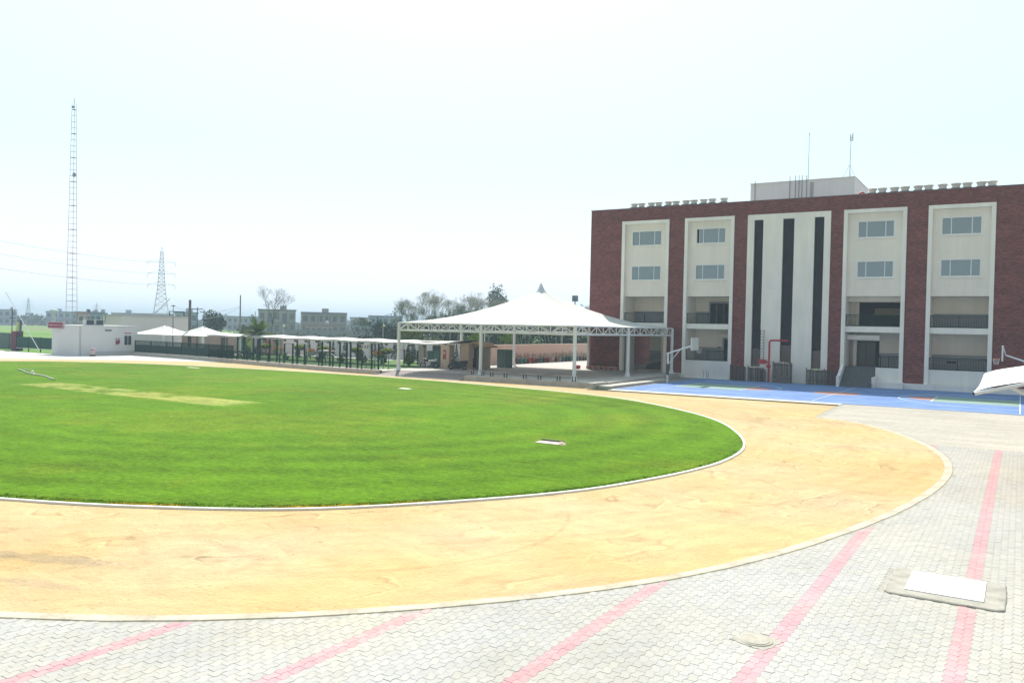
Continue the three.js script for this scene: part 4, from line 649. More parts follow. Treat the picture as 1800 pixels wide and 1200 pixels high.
{ // lattice mast
  const t = thing('lattice_mast', 'very tall slender lattice radio mast behind the gate building', 'mast', [-70.85, 0, 17]); const H = 34.2, w = (y) => .98 - .66 * y / H, m = std(.34, .24, .28, .6), A = [0, 2.094, 4.189].map((a) => a + .45);
  const at = (k, y) => [Math.cos(A[k]) * w(y) * .9, y, Math.sin(A[k]) * w(y) * .9];
  for (let k = 0; k < 3; k++) part('leg', barGeo(at(k, 0), at(k, H), .036, .03, 6), m, t);
  const g = mb(), r = mb(); let i = 0; for (let y = .5; y < H - .5; y += .82, i++) for (let k = 0; k < 3; k++) { const n = (k + 1) % 3; g.bar(at(k, y), at(n, y), .018, .018, 4); if (i % 4 === 0) r.bar(at(k, y), at(n, y), .04, .04, 4); } part('bracing', g.geo(), m, t); part('flange_ring', r.geo(), m, t);
  part('dish', lathe([[.001, 0], [.2, .05], [.32, .16], [.33, .3], [.001, .32]], 18).rotateX(Math.PI / 2).translate(.75, 24.3, .1), std(.3, .3, .45, .5), t); part('top_lamp', mb().bar([0, H, 0], [0, H + .6, 0], .05).bar([-.35, H - .5, 0], [-.1, H - .5, 0], .18).geo(), std(.3, .3, .5), t);
}
// gate, fence and leaning pole at the far left
{
  const g = thing('entrance_gate', 'dark framed low gate at the far left edge of the yard', 'gate'); part('gate_frame', mb().box(-94, 2.25, 19.4, -80, 2.4, 19.5).box(-94, .1, 19.4, -80, .25, 19.5).box(-80.2, .253, 19.4, -80, 2.247, 19.5).box(-82.2, .253, 19.4, -82.1, 2.247, 19.5).geo(), std(.035, .06, .06), g); part('gate_mesh', box(-94, .255, 19.44, -80.203, 2.245, 19.46), new THREE.MeshPhysicalMaterial({ color: col(.06, .14, .12), roughness: .8, transmission: .45, thickness: 0 }), g);
  const p = thing('gate_pillar', 'square maroon gate pillar between the gate and the green fence', 'pillar', [-79.15, 0, 19.9]); part('pillar_shaft', box(-.65, 0, -.5, .55, 2.65, .5), plaster(.14, .05, .07), p); part('pillar_cap', box(-.7, 2.653, -.55, .6, 2.75, .55), std(.2, .1, .11), p); part('post', box(.7, 0, -.1, .9, 4.3, .1), std(.05, .07, .13), p); part('lamp', mb().box(-.1, 2.75, -.12, .25, 4.0, .12).geo(), std(.45, .48, .2), p); part('lamp_arm', box(-.2, 4.15, -.08, .697, 4.25, .08), std(.06, .08, .14), p);
  const q = thing('gate_pole', 'thin dark pole left of the maroon gate pillar', 'pole', [-80.0, 0, 20.2]); part('pole', barGeo([0, 0, 0], [0, 6.1, 0], .06), darkM, q); part('cross_arm', box(-.6, 4.55, -.04, .8, 4.63, .04), darkM, q);
  const f = thing('field_fence', 'dark green mesh fence between the gate pillar and the white building', 'fence'); const mesh = new THREE.MeshPhysicalMaterial({ color: col(.03, .11, .085), roughness: .8, specularIntensity: .2, transmission: .35, thickness: 0 }); for (let i = 0; i < 4; i++) { const x = -78.1 + i * 2.98; part('mesh_panel', box(x, .5, 20.5, x + 2.97, 2.0, 20.53), mesh, f); part('fence_post', box(x - .05, 0, 20.45, x + .05, 2.05, 20.55), railM, f); } part('white_railing', mb().box(-78.1, .42, 20.56, -66.2, .48, 20.6).geo(), std(.6, .6, .62), f);
  const bl = std(.62, .64, .68, .6), l = thing('leaning_pole', 'long pale pole leaning to the left behind the green fence', 'pole'); part('pole', barGeo([-69.6, .3, 22.0], [-70.95, 7.95, 25.7], .055, .045, 8), bl, l);
  const m = thing('slanted_pole', 'slanted grey pole rising beside the roof frame of the tall white block', 'pole'); part('pole', barGeo([-70.2, 5.2, 5.1], [-68.84, 7.95, 3.07], .08, .06, 8), std(.42, .42, .44), m);
}
// guard room, motorcycles and pots
{
  const t = thing('guard_room', 'small tan guard room with pillars at the end of the walkway canopy', 'building', [0, 0, 0]), tan = plaster(.52, .40, .32), pale = plaster(.60, .55, .48);
  part('wall', box(-10.6, .36, 8.4, -7.4, 3.15, 8.6), pale, t); part('pillar', box(-10.45, .36, 12.3, -9.35, 2.82, 13.2), tan, t); part('pillar', box(-8.5, .36, 11.6, -7.5, 3.0, 12.4), tan, t); part('pillar', box(-15.3, .36, 10.2, -14.6, 2.75, 10.7), pale, t); part('pillar', box(-12.1, .36, 9.6, -11.4, 2.75, 10.1), pale, t);
  part('roof', box(-16, 2.95, 8.0, -7.3, 3.1, 11.8), concrete, t); part('window', box(-14.2, 1.5, 9.6, -12.4, 2.6, 9.65), std(.12, .17, .22, .2), t); part('door', box(-9.3, .38, 9.0, -8.55, 2.5, 9.05), std(.05, .05, .06), t); part('curtain', box(-9.25, 1.4, 9.3, -8.95, 2.7, 9.34), std(.6, .62, .58), t);
  part('counter', box(-9.4, .36, 11.9, -8.5, 1.15, 12.2), std(.04, .045, .06), t); part('counter_top', box(-9.45, 1.153, 11.85, -8.45, 1.24, 12.3), std(.6, .6, .5), t); part('notice', box(-10.15, 1.35, 13.203, -9.75, 2.3, 13.22), std(.30, .07, .06), t); part('notice_disc', new THREE.CylinderGeometry(.14, .14, .02, 16).rotateX(Math.PI / 2).translate(-9.95, 2.0, 13.235), std(.55, .35, .3), t);
  const s = thing('tiled_awning', 'orange sloping awning on a thin post right of the guard room', 'awning', [-7.45, 0, 11]); const g = new THREE.BufferGeometry(); g.setAttribute('position', new THREE.Float32BufferAttribute([0, 3.2, 1, 0, 3.2, -1.6, 1.7, 2.72, 1, 1.7, 2.72, 1, 0, 3.2, -1.6, 1.7, 2.72, -1.6, 0, 3.12, 1, 1.7, 2.64, 1, 0, 3.12, -1.6, 1.7, 2.64, 1, 1.7, 2.64, -1.6, 0, 3.12, -1.6, 1.7, 2.72, 1, 1.7, 2.64, 1, 0, 3.2, 1, 0, 3.2, 1, 1.7, 2.64, 1, 0, 3.12, 1], 3)); g.setAttribute('uv', new THREE.Float32BufferAttribute(new Float32Array(36), 2)); g.computeVertexNormals(); part('sheet', g, std(.48, .29, .15, .8), s); part('post', barGeo([.6, .36, .8], [.6, 3.0, .8], .03), darkM, s);
  const d = thing('green_panel_gate', 'dark green panel gate open beside the guard room pillar', 'gate', [-12.9, .36, 12.2]); for (let i = 0; i < 3; i++) part('panel', box(i * .8, 0, 0, i * .8 + .76, 1.75, .05), i === 1 ? std(.05, .12, .11, .5) : std(.02, .08, .07, .5), d);
  const e = thing('green_panel_gate', 'dark green panel gate right of the guard room under the orange awning', 'gate', [-8.1, .36, 6]); for (let i = 0; i < 2; i++) part('panel', box(i * 1.0, 0, 0, i * 1.0 + .96, 2.0, .05), std(.02, .075, .065, .5), e);
}
function wheel(x, r, parent, w = .1) { const m = part('wheel', new THREE.TorusGeometry(r - .055, .055, 8, 22).translate(x, r, 0), std(.012, .012, .013, .8), parent); const g = mb().add(new THREE.CylinderGeometry(.06, .06, w, 10).rotateX(Math.PI / 2).translate(x, r, 0)); for (let i = 0; i < 6; i++) { const a = i / 6 * 6.28; g.bar([x, r, 0], [x + Math.cos(a) * (r - .07), r + Math.sin(a) * (r - .07), 0], .018, .014, 4); } part('rim', g.geo(), std(.2, .2, .21, .4), m); }
{
  const blk = std(.014, .014, .016, .35), grey = std(.3, .3, .31, .4), t = thing('motorcycle', 'black motorcycle with a pale seat parked before the green gate panel', 'motorcycle', [-11.35, .36, 13.9], 3.45);
  t.scale.setScalar(1.02); wheel(-.68, .31, t); wheel(.68, .31, t);
  const sh = (P, w, m, n) => { const s = new THREE.Shape(); s.moveTo(...P[0]); s.splineThru(P.slice(1).map((p) => new THREE.Vector2(...p))); const g = new THREE.ExtrudeGeometry(s, { depth: w, bevelEnabled: true, bevelSize: .03, bevelThickness: .03, bevelSegments: 2, curveSegments: 6 }); g.translate(0, 0, -w / 2); return part(n, g, m, t); };
  sh([[.1, .78], [.35, .95], [.55, .9], [.5, .75], [.15, .7], [.1, .78]], .22, blk, 'tank'); sh([[-.75, .82], [-.4, .74], [.05, .74], [.1, .8], [-.4, .86], [-.75, .95], [-.75, .82]], .2, std(.5, .5, .48, .5), 'seat'); sh([[-.15, .35], [.25, .3], [.32, .6], [-.1, .62], [-.15, .35]], .24, grey, 'engine');
  part('fork', mb().bar([.68, .31, .09], [.48, 1.0, .09], .025).bar([.68, .31, -.09], [.48, 1.0, -.09], .025).geo(), grey, t); part('handlebar', tube([[.3, 1.1, .36], [.45, 1.06, .12], [.45, 1.06, -.12], [.3, 1.1, -.36]], .018), blk, t); part('headlight', lathe([[.001, 0], [.09, .02], [.09, .1], [.001, .14]], 12).rotateZ(Math.PI / 2).translate(.66, .92, 0), grey, t); part('exhaust', barGeo([-.75, .38, .17], [.1, .3, .17], .045, .03, 8), grey, t); part('frame', mb().bar([-.68, .31, .1], [-.1, .5, .1], .022).bar([-.68, .31, -.1], [-.1, .5, -.1], .022).bar([.5, .95, 0], [.1, .35, 0], .03).geo(), blk, t); part('mirror', mb().bar([.38, 1.1, .3], [.34, 1.3, .34], .01).box(.3, 1.27, .3, .33, 1.36, .42).bar([.38, 1.1, -.3], [.34, 1.3, -.34], .01).box(.3, 1.27, -.42, .33, 1.36, -.3).geo(), blk, t);
}
{
  const blk = std(.016, .022, .03, .25), t = thing('motor_scooter', 'dark scooter parked on its stand beside the front canopy post', 'scooter', [-7.75, .38, 13.9], 3.6);
  t.scale.setScalar(1.08); wheel(-.62, .24, t, .14); wheel(.66, .24, t, .14);
  const sh = (P, w, m, n) => { const s = new THREE.Shape(); s.moveTo(...P[0]); s.splineThru(P.slice(1).map((p) => new THREE.Vector2(...p))); const g = new THREE.ExtrudeGeometry(s, { depth: w, bevelEnabled: true, bevelSize: .04, bevelThickness: .04, bevelSegments: 2, curveSegments: 6 }); g.translate(0, 0, -w / 2); return part(n, g, m, t); };
  sh([[-.85, .55], [-.6, .3], [-.2, .22], [-.05, .3], [-.05, .62], [-.8, .72], [-.85, .55]], .3, blk, 'body'); sh([[.3, .25], [.45, .3], [.6, .7], [.5, 1.0], [.4, .9], [.36, .5], [.3, .25]], .32, blk, 'front_shield'); sh([[-.15, .2], [.35, .2], [.35, .27], [-.15, .27], [-.15, .2]], .3, std(.05, .05, .055), 'footboard'); sh([[-.85, .74], [-.1, .66], [.0, .72], [-.4, .8], [-.85, .84], [-.85, .74]], .24, std(.03, .03, .035, .6), 'seat');
  part('handlebar', tube([[.38, 1.1, .34], [.5, 1.06, .12], [.5, 1.06, -.12], [.38, 1.1, -.34]], .02), blk, t); part('headlight', lathe([[.001, 0], [.1, .02], [.08, .1], [.001, .12]], 12).rotateZ(-Math.PI / 2).translate(.52, 1.02, 0), std(.5, .52, .55, .2), t); part('mirror', mb().bar([.42, 1.1, .3], [.4, 1.3, .36], .01).box(.38, 1.27, .32, .4, 1.36, .44).bar([.42, 1.1, -.3], [.4, 1.3, -.36], .01).box(.38, 1.27, -.44, .4, 1.36, -.32).geo(), blk, t); part('fender', new THREE.TorusGeometry(.28, .06, 6, 12, 2.2).translate(.66, .24, 0), blk, t); part('grab_rail', tube([[-.6, .85, .14], [-.95, .92, .1], [-.95, .92, -.1], [-.6, .85, -.14]], .015), std(.4, .4, .4, .4), t);
}
{
  const P = { teal: std(.03, .20, .17, .6), red: std(.34, .06, .05, .7), brown: std(.12, .07, .06, .7), pale: std(.52, .40, .36, .7) }, labels = { teal: 'teal plastic plant pot in the row along the pink wall', red: 'red plant pot in the row along the pink wall', brown: 'dark brown plant pot in the row along the pink wall', pale: 'pale clay plant pot in the row along the pink wall' };
  const potG = lathe([[.001, 0], [.16, 0], [.23, .42], [.25, .42], [.25, .48], [.22, .48], [.2, .42], [.001, .42]], 16), f = mulberry(71), kinds = 'brown,teal,teal,red,red,brown,teal,brown,red,pale,brown,pale,teal,brown,teal,brown,teal,red,teal,red'.split(',');
  const sprig = [0, 1, 2, 3].map((s) => { const g = mulberry(80 + s), m = mb(); for (let i = 0; i < 5; i++) { const a = g() * 6.28, e = [Math.cos(a) * .14, .55 + g() * .45, Math.sin(a) * .14]; m.bar([0, .42, 0], e, .012, .006, 4); } return [m.geo(), foliage([[0, .72, 0, .2, .22, .2, s === 1 ? 40 : 22, .06], [.05, .95, 0, .14, .14, .14, 10, .05]], [.05, .08, .03], s === 3 ? [.3, .1, .05] : [.14, .17, .07], 90 + s)]; });
  kinds.forEach((k, i) => { const z = -2.6 - i * 1.0, t = thing('potted_plant', labels[k].replace('in the row', ORD[kinds.slice(0, i + 1).filter((q) => q === k).length - 1] + ' of its colour in the row'), 'potted plant', [-10.95 + rr(-.06, .06, f), .38, z + rr(-.12, .12, f)], f() * 6, k + ' pots along the pink wall'); t.scale.setScalar(rr(1.05, 1.4, f)); part('pot', potG, P[k], t); const s = sprig[(f() * 4) | 0]; part('stem', s[0], bark, t); part('leaves', s[1], leafMat, t); });
  for (let i = 0; i < 6; i++) { const t = thing('flower_pot', ORD[i] + ' squat red banded flower pot along the foot of the brick wall', 'potted plant', [.35 + i * .62, .38, .55], i, 'squat flower pots at the foot of the brick wall'); part('pot', lathe([[.001, 0], [.2, 0], [.3, .2], [.28, .36], [.24, .36], [.001, .3]], 16), i % 2 ? std(.6, .40, .38) : std(.52, .46, .42), t); part('band', lathe([[.302, .18], [.306, .22], [.295, .3], [.29, .3]], 16), P.red, t); part('leaves', foliage([[0, .5, 0, .2, .2, .2, 26, .05]], [.05, .07, .03], [.12, .13, .06], 130 + i), leafMat, t); }
  const q = thing('flower_pot', 'red rounded pot on its own at the left corner of the brick wall', 'potted plant', [-.7, .38, 1.1]); part('pot', lathe([[.001, 0], [.2, 0], [.32, .2], [.26, .4], [.001, .4]], 16), std(.4, .05, .07), q); part('soil', lathe([[.001, .405], [.22, .405]], 16), std(.08, .05, .04), q);
  const y = thing('auto_rickshaw', 'yellow topped three wheeler glimpsed through the covered passage', 'vehicle', [5.0, .36, -10.5]); part('cabin', mb().box(-.8, .45, -.65, .9, 1.0, .65).box(-.8, 1.0, .58, -.7, 1.75, .65).box(-.8, 1.0, -.65, -.7, 1.75, -.58).box(.8, 1.0, -.65, .9, 1.75, -.55).box(.8, 1.0, .55, .9, 1.75, .65).geo(), std(.55, .55, .5), y); part('roof', box(-.9, 1.753, -.7, 1.0, 1.95, .7), std(.5, .38, .06), y); part('wheel', mb().add(new THREE.CylinderGeometry(.24, .24, .14, 14).rotateX(Math.PI / 2).translate(-.5, .24, .6)).add(new THREE.CylinderGeometry(.24, .24, .14, 14).rotateX(Math.PI / 2).translate(-.5, .24, -.6)).add(new THREE.CylinderGeometry(.24, .24, .12, 14).rotateX(Math.PI / 2).translate(.95, .24, 0)).geo(), darkM, y);
}
// garden plants
{
  const shrub = (name, label, x, z, kind, seed, group) => {
    const t = thing(name, label, 'shrub', [x, .3, z], seed, group);
    if (kind === 'mushroom') { part('stem', barGeo([0, 0, 0], [0, 1.0, 0], .09, .06, 7), bark, t); part('crown', foliage([[0, 1.25, 0, .75, .28, .75, 420, .08], [0, 1.12, 0, .55, .25, .55, 150, .08]], [.02, .05, .02], [.08, .12, .02], seed), leafMat, t); part('top_growth', foliage([[0, 1.45, 0, .72, .16, .72, 420, .07]], [.26, .32, .02], [.42, .44, .03], seed + 1), leafMat, t); }
    if (kind === 'orange') { part('stem', barGeo([0, 0, 0], [0, .5, 0], .06, .05, 6), bark, t); part('crown', foliage([[0, .7, 0, .65, .5, .65, 320, .08]], [.04, .09, .03], [.12, .17, .05], seed), leafMat, t); part('flowers', foliage([[0, 1.05, 0, .6, .28, .6, 260, .07]], [.5, .16, .02], [.62, .26, .03], seed + 1), leafMat, t); }
    if (kind === 'cypress') { part('stem', barGeo([0, 0, 0], [0, .5, 0], .08, .06, 6), bark, t); const L = []; for (let i = 0; i < 9; i++) L.push([0, .3 + i * .26, 0, .46 * (1 - i / 10), .26, .46 * (1 - i / 10), 70 - i * 4, .09]); part('crown', foliage(L, [.012, .035, .03], [.035, .075, .05], seed), leafMat, t); }
    if (kind === 'bush') { part('stem', barGeo([0, 0, 0], [0, .4, 0], .06, .05, 6), bark, t); part('crown', foliage(clumps(8, [.7, .55, .6], [0, .6, 0], 70, .09, seed), [.03, .07, .025], [.14, .2, .04], seed), leafMat, t); }
    return t;
  };
  const M = [[-38.9, 11, 'first from the left'], [-35.2, 9, 'second from the left'], [-24.9, 10, 'third from the left'], [-27.9, 12.2, 'low and squarish, right of the garden bar'], [-21.3, 9, 'flattest of them, below the coloured wall letters']];
  const back = (x, z, q) => 40.6 + (x - 40.6) * (82 - q) / (82 - z);
  M.forEach(([x, z, l], i) => shrub('topiary_shrub', 'clipped shrub with bright yellow flat top, ' + l, back(x, z, 6), 6, 'mushroom', 200 + i * 3, 'yellow topped shrubs in the garden'));
  [[-30.2, 9, 'bush with bright orange flowers in the middle of the garden strip'], [-23.3, 8.2, 'low orange flowering bush right of the middle of the garden'], [-32.3, 10, 'small orange tinged bush left of the bright orange one'], [-36.6, 11.2, 'small orange tinged bush near the palm side of the garden']].forEach(([x, z, l], i) => shrub('flowering_bush', l, back(x, z, 6.6), 6.6, 'orange', 240 + i * 3, 'orange bushes in the garden'));
  const cx = [-48.7, -45.4, -42.9, -40.6, -38.6, -36.2, -33.4, -31.2, -29.8, -27.3, -25.6, -24.6, -23.4, -21.4, -19.6, -17.7];
  const lead = shrub('cypress_shrub', 'first dark conical cypress shrub from the left, in the row along the white garden wall', cx[0], -.4, 'cypress', 260, 'conical cypresses along the garden wall');
  cx.slice(1).forEach((x, i) => copy(lead, 'cypress_shrub', ORD[i + 1] + ' dark conical cypress shrub from the left, in the row along the white garden wall', [x, .3, -.4 + (i % 3) * .3], i, .85 + (i * 37 % 11) / 30));
  const b0 = shrub('garden_bush', 'first rounded green bush in the garden bed behind the low fence', -40.2, 12.5, 'bush', 300, 'rounded green bushes in the garden bed');
  [[-33.6, 12.6], [-31, 13.4], [-28.9, 12], [-26, 14.5], [-22.6, 11.5], [-20.2, 10.8], [-18.9, 12.4], [-17.2, 10.2], [-15.6, 12], [-37.4, 13], [-24.2, 13.2], [-43.5, 9], [-46, 8]].forEach(([x, z], i) => copy(b0, 'garden_bush', ORD[i + 1] + ' rounded green bush in the garden bed behind the low fence', [i % 2 ? back(x, z, 7) : x, .3, i % 2 ? 7 : z], i * 1.3, .75 + (i * 29 % 13) / 22));
  // see-saw like garden bars seen through the fence
  const t = thing('garden_swing', 'green painted arched play bars seen through the low fence', 'play equipment', [-24.2, .3, 17.0]); part('bars', mb().beam([-2.6, .7, 0], [1.2, 1.5, 0], .07, .07).beam([1.2, 1.5, 0], [2.6, 1.0, 0], .07, .07).bar([-1.6, 0, 0], [-1.6, .9, 0], .05).bar([1.2, 0, 0], [1.2, 1.5, 0], .05).bar([2.4, 0, 0], [2.4, 1.05, 0], .05).geo(), std(.05, .13, .11, .5), t); part('white_cap', box(.7, 1.5, -.2, 1.7, 1.6, .2), std(.7, .7, .68), t);
  const u = thing('garden_swing', 'tangled green bars beside the big canopy corner post', 'play equipment', [-15.2, .3, 17.6]); part('bars', mb().beam([-1.9, .7, 0], [-.6, 1.2, 0], .07, .07).beam([-.6, 1.2, 0], [.2, .8, 0], .07, .07).beam([0, .8, 0], [1.6, 1.35, 0], .07, .07).bar([-1.5, 0, 0], [-1.5, .8, 0], .05).bar([-.4, 0, 0], [-.4, 1.1, 0], .05).bar([.8, 0, 0], [.8, 1.05, 0], .05).bar([1.5, 0, 0], [1.5, 1.3, 0], .05).geo(), std(.06, .15, .13, .5), u);
  // row of two-wheelers and crates under the canopy left of the palm reads as dark clutter: parked bicycles
  for (let i = 0; i < 5; i++) { const t = thing('parked_bicycle', ORD[i] + ' dark bicycle from the left, in the stand beside the palm trunk', 'bicycle', [-41.5 + i * .75, .3, 13 + (i % 2) * .4], 1.2 + i * .1, 'bicycles by the palm'); const d = darkM; for (const x of [-.5, .5]) part('wheel', new THREE.TorusGeometry(.32, .025, 6, 18).translate(x, .34, 0), d, t); part('frame', mb().bar([-.5, .34, 0], [-.15, .8, 0], .02).bar([-.15, .8, 0], [.38, .82, 0], .02).bar([.5, .34, 0], [.36, .95, 0], .02).bar([-.5, .34, 0], [0, .3, 0], .02).bar([0, .3, 0], [.38, .8, 0], .02).geo(), std(.2, .22, .24, .4), t); part('saddle', box(-.28, .84, -.06, -.02, .9, .06), d, t); part('handlebar', barGeo([.34, .97, -.25], [.34, .97, .25], .016), d, t); }
}
{ // palm
  const t = thing('palm_tree', 'date palm with arching fronds rising above the walkway canopy', 'palm', [-40.4, .3, 10.9]); const g = mb(); for (let i = 0; i < 12; i++) g.bar([0, i * .25, 0], [0, i * .25 + .27, 0], .27 - i * .004, .22 - i * .003, 9); part('trunk', g.geo(), std(.10, .085, .075, .95), t);
  const P = [], K = [], f = mulberry(21); const push = (a, b, c, k) => { P.push(...a, ...b, ...c); for (let i = 0; i < 3; i++) K.push(...k); };
  for (let i = 0; i < 46; i++) { const az = f() * 6.28, el = rr(-.25, 1.35, f), L = rr(1.8, 2.75, f), dx = Math.cos(az), dz = Math.sin(az); const pt = (s) => { const h = L * s * Math.cos(el), v = L * s * Math.sin(el) - .75 * s * s * (1.1 - el * .5); return [dx * h, 3.1 + v, dz * h]; }; const m = f(), c = [.08 + .08 * m, .13 + .10 * m, .03 + .02 * m];
    for (let s = 1; s < 18; s++) { const a = pt(s / 18), b = pt((s + 1) / 18), w = .42 * Math.sin(Math.PI * Math.min(1, s / 18 * .9 + .12)); for (const q of [-1, 1]) push(a, b, [(a[0] + b[0]) / 2 - dz * w * q + dx * .25, (a[1] + b[1]) / 2 + .1, (a[2] + b[2]) / 2 + dx * w * q + dz * .25], c); } }
  const h = new THREE.BufferGeometry(); h.setAttribute('position', new THREE.Float32BufferAttribute(P, 3)); h.setAttribute('color', new THREE.Float32BufferAttribute(K, 3)); h.setAttribute('uv', new THREE.Float32BufferAttribute(new Float32Array(P.length / 3 * 2), 2)); h.computeVertexNormals(); part('fronds', h, leafMat, t);
}
// ---------- beyond the walls: trees ----------
tree('round_tree', 'dense dark round tree left of the big canopy corner post', [-69.6, 0, -47.4], 5.4, [2.75, 2.3, 2.75], 3.1, { seed: 401, n: 40, num: 60, size: .26, c0: [.015, .04, .025], c1: [.06, .12, .03] });
tree('spreading_tree', 'broad yellow green tree seen under the left end of the canopy truss', [-29.4, 0, -5.6], 4.6, [2.1, 1.75, 1.9], 3.2, { seed: 410, n: 34, num: 60, size: .17, c0: [.045, .075, .02], c1: [.15, .19, .04] });
tree('flat_topped_tree', 'pale green flat topped tree before the far boundary wall', [-132.8, 0, -111.6], 6.4, [2.9, 1.5, 2.9], 5.2, { seed: 420, n: 22, num: 40, size: .34, c0: [.06, .10, .03], c1: [.14, .19, .05] });
tree('far_clump_tree', 'dark spreading tree behind the small canopies and utility poles', [-108.2, 0, -36.2], 7.2, [2.5, 2.9, 2.4], 4.4, { seed: 430, n: 36, num: 46, size: .3, c0: [.02, .04, .03], c1: [.07, .10, .05] });
tree('far_clump_tree', 'lower olive bush right of the dark spreading tree by the poles', [-101, 0, -38.5], 4.2, [2.3, 1.7, 2.2], 2.7, { seed: 436, n: 22, num: 40, size: .28, c0: [.05, .07, .03], c1: [.12, .13, .06] });
tree('tall_green_tree', 'tall narrow grey green tree above the left slope of the canopy', [-67.6, 0, -86], 14.2, [2.6, 4.2, 2.6], 10.6, { seed: 440, n: 44, num: 46, size: .26, c0: [.03, .055, .03], c1: [.09, .13, .055], r: .3 });
tree('round_green_tree', 'bright green rounded tree at the foot of the tall narrow one', [-62.3, 0, -80.5], 10.2, [3.6, 2.6, 3], 8.0, { seed: 446, n: 30, num: 50, size: .26, c0: [.04, .08, .02], c1: [.12, .18, .04], r: .25 });
tree('garden_tree', 'leafy green tree beside the school wall above the canopy right slope', [-27.4, 0, -52.4], 8.7, [2.6, 2.6, 2.6], 6.6, { seed: 450, n: 34, num: 40, size: .2, c0: [.04, .07, .03], c1: [.12, .16, .06] });
tree('bright_bush', 'bright green bush topping the wall behind the middle canopy post', [-19.6, .3, -6.5], 3.4, [1.0, .8, 1.0], 2.9, { seed: 456, n: 12, num: 60, size: .1, c0: [.06, .12, .02], c1: [.18, .27, .03], r: .06, cat: 'shrub' });
tree('bright_bush', 'second bright green bush topping the wall, right of the middle canopy post', [-15.8, .3, -8.2], 3.4, [.95, .8, .95], 2.9, { seed: 459, n: 12, num: 60, size: .1, c0: [.06, .12, .02], c1: [.18, .27, .03], r: .06, cat: 'shrub' });
bareTree('bare_tree', 'lone leafless tree with a round twiggy crown before the far house', [-107.7, 0, -52], 11.2, 507, { trunk: .30, depth: 7, r: .2, spread: .50, lift: .10, buds: 1, b0: [.12, .10, .09], b1: [.2, .17, .14], mat: std(.10, .085, .08, .95) });
{ // leafless row above the canopy's left slope
  const protos = [0, 1, 2].map((i) => bareTree('leafless_tree', ORD[i] + ' tall leafless pale tree from the left, in the row above the canopy left slope', [0, 0, 0], 11.5, 520 + i * 7, { trunk: .27, depth: 6, r: .13, spread: .46, lift: .22, buds: 2, mat: std(.30, .285, .25, .95), b0: [.25, .24, .19], b1: [.4, .38, .3], group: 'leafless row above the canopy' }));
  const f = mulberry(66), A = [-66.5, -47.5], B = [-56.5, -71], n = 17; let c = 0;
  for (let i = 0; i < n; i++) { const k = i / (n - 1), x = A[0] + (B[0] - A[0]) * k + rr(-1.5, 1.5, f), z = A[1] + (B[1] - A[1]) * k + rr(-1.5, 1.5, f), s = (i < 3 ? .62 + i * .12 : .93) * rr(.92, 1.1, f); const src = protos[c % 3]; if (c < 3) { src.position.set(x, 0, z); src.scale.setScalar(s); } else copy(src, 'leafless_tree', ORD[c] + ' tall leafless pale tree from the left, in the row above the canopy left slope', [x, 0, z], f() * 6, s); c++; }
  // plantation of slender trunks behind the pink wall
  const p2 = [0, 1, 2].map((i) => { const t = thing('plantation_tree', 'slender pale trunked tree in the plantation behind the pink wall', 'tree', [0, 0, 0], 0, 'plantation behind the pink wall'); const [g, tips] = bareGeo(9.5, 560 + i * 5, { trunk: .42, depth: 4, r: .13, spread: .3, lift: .35 }); part('branches', g, std(.24, .23, .20, .95), t); part('crown', foliage(tips.map((e) => [e[0], e[1] - .8, e[2], .5, .9, .5, 9, .16]), [.04, .07, .03], [.12, .15, .06], 580 + i), leafMat, t); return t; });
  let d = 0; for (let r = 0; r < 5; r++) for (let i = 0; i < 17; i++) { const x = -52 + i * 2.6 + rr(-.9, .9, f) + r * 1.1, z = -30 - r * 4.6 - i * 1.1 + rr(-1.4, 1.4, f), s = rr(.5, .66, f); const src = p2[d % 3]; if (d < 3) { src.position.set(x, 0, z); src.scale.setScalar(s); } else copy(src, 'plantation_tree', src.userData.label, [x, 0, z], f() * 6, s); d++; }
  const u = place(new THREE.Mesh(foliage(Array.from({ length: 620 }, () => { const k = f(); return [-62 + 62 * k + rr(-4, 4, f), rr(.5, 4.7, f), -26 - 26 * k + rr(-9, 5, f) - 9, rr(1.1, 2, f), rr(.8, 1.7, f), rr(1, 1.8, f), 80, .2]; }), [.008, .017, .012], [.032, .052, .024], 600), leafMat)); u.name = 'undergrowth'; u.userData = { kind: 'stuff', label: 'dark green undergrowth between the plantation trunks behind the wall', category: 'undergrowth' }; scene.add(u);
  const w = place(new THREE.Mesh(foliage(Array.from({ length: 190 }, (_, i) => { const k = i / 190, a = (-.66 + 1.16 * k), d0 = rr(520, 640, f); const h = rr(2.2, 4.5, f); return [40 + Math.sin(-.55 + a * .9 - .1) * d0, h * .6, 82 - Math.cos(-.55 + a * .9 - .1) * d0, rr(6, 11, f), h, rr(4, 7, f), 130, 1.2]; }), [.02, .04, .025], [.06, .09, .04], 640), leafMat)); w.name = 'distant_wood'; w.userData = { kind: 'stuff', label: 'hazy line of distant trees along the horizon', category: 'woodland' }; scene.add(w);
  const hedge = place(new THREE.Mesh(foliage(Array.from({ length: 70 }, (_, i) => { const k = f(); return [-96 + 52 * k + rr(-3, 3, f), rr(.5, 1.8, f), -24 - 52 * k + rr(-5, 5, f), rr(1.4, 2.6, f), rr(.7, 1.5, f), rr(1.4, 2.4, f), 60, .2]; }), [.03, .05, .025], [.10, .12, .045], 660), leafMat)); hedge.name = 'scrub'; hedge.userData = { kind: 'stuff', label: 'low scrub at the edge of the field behind the round tree', category: 'scrub' }; scene.add(hedge);
}
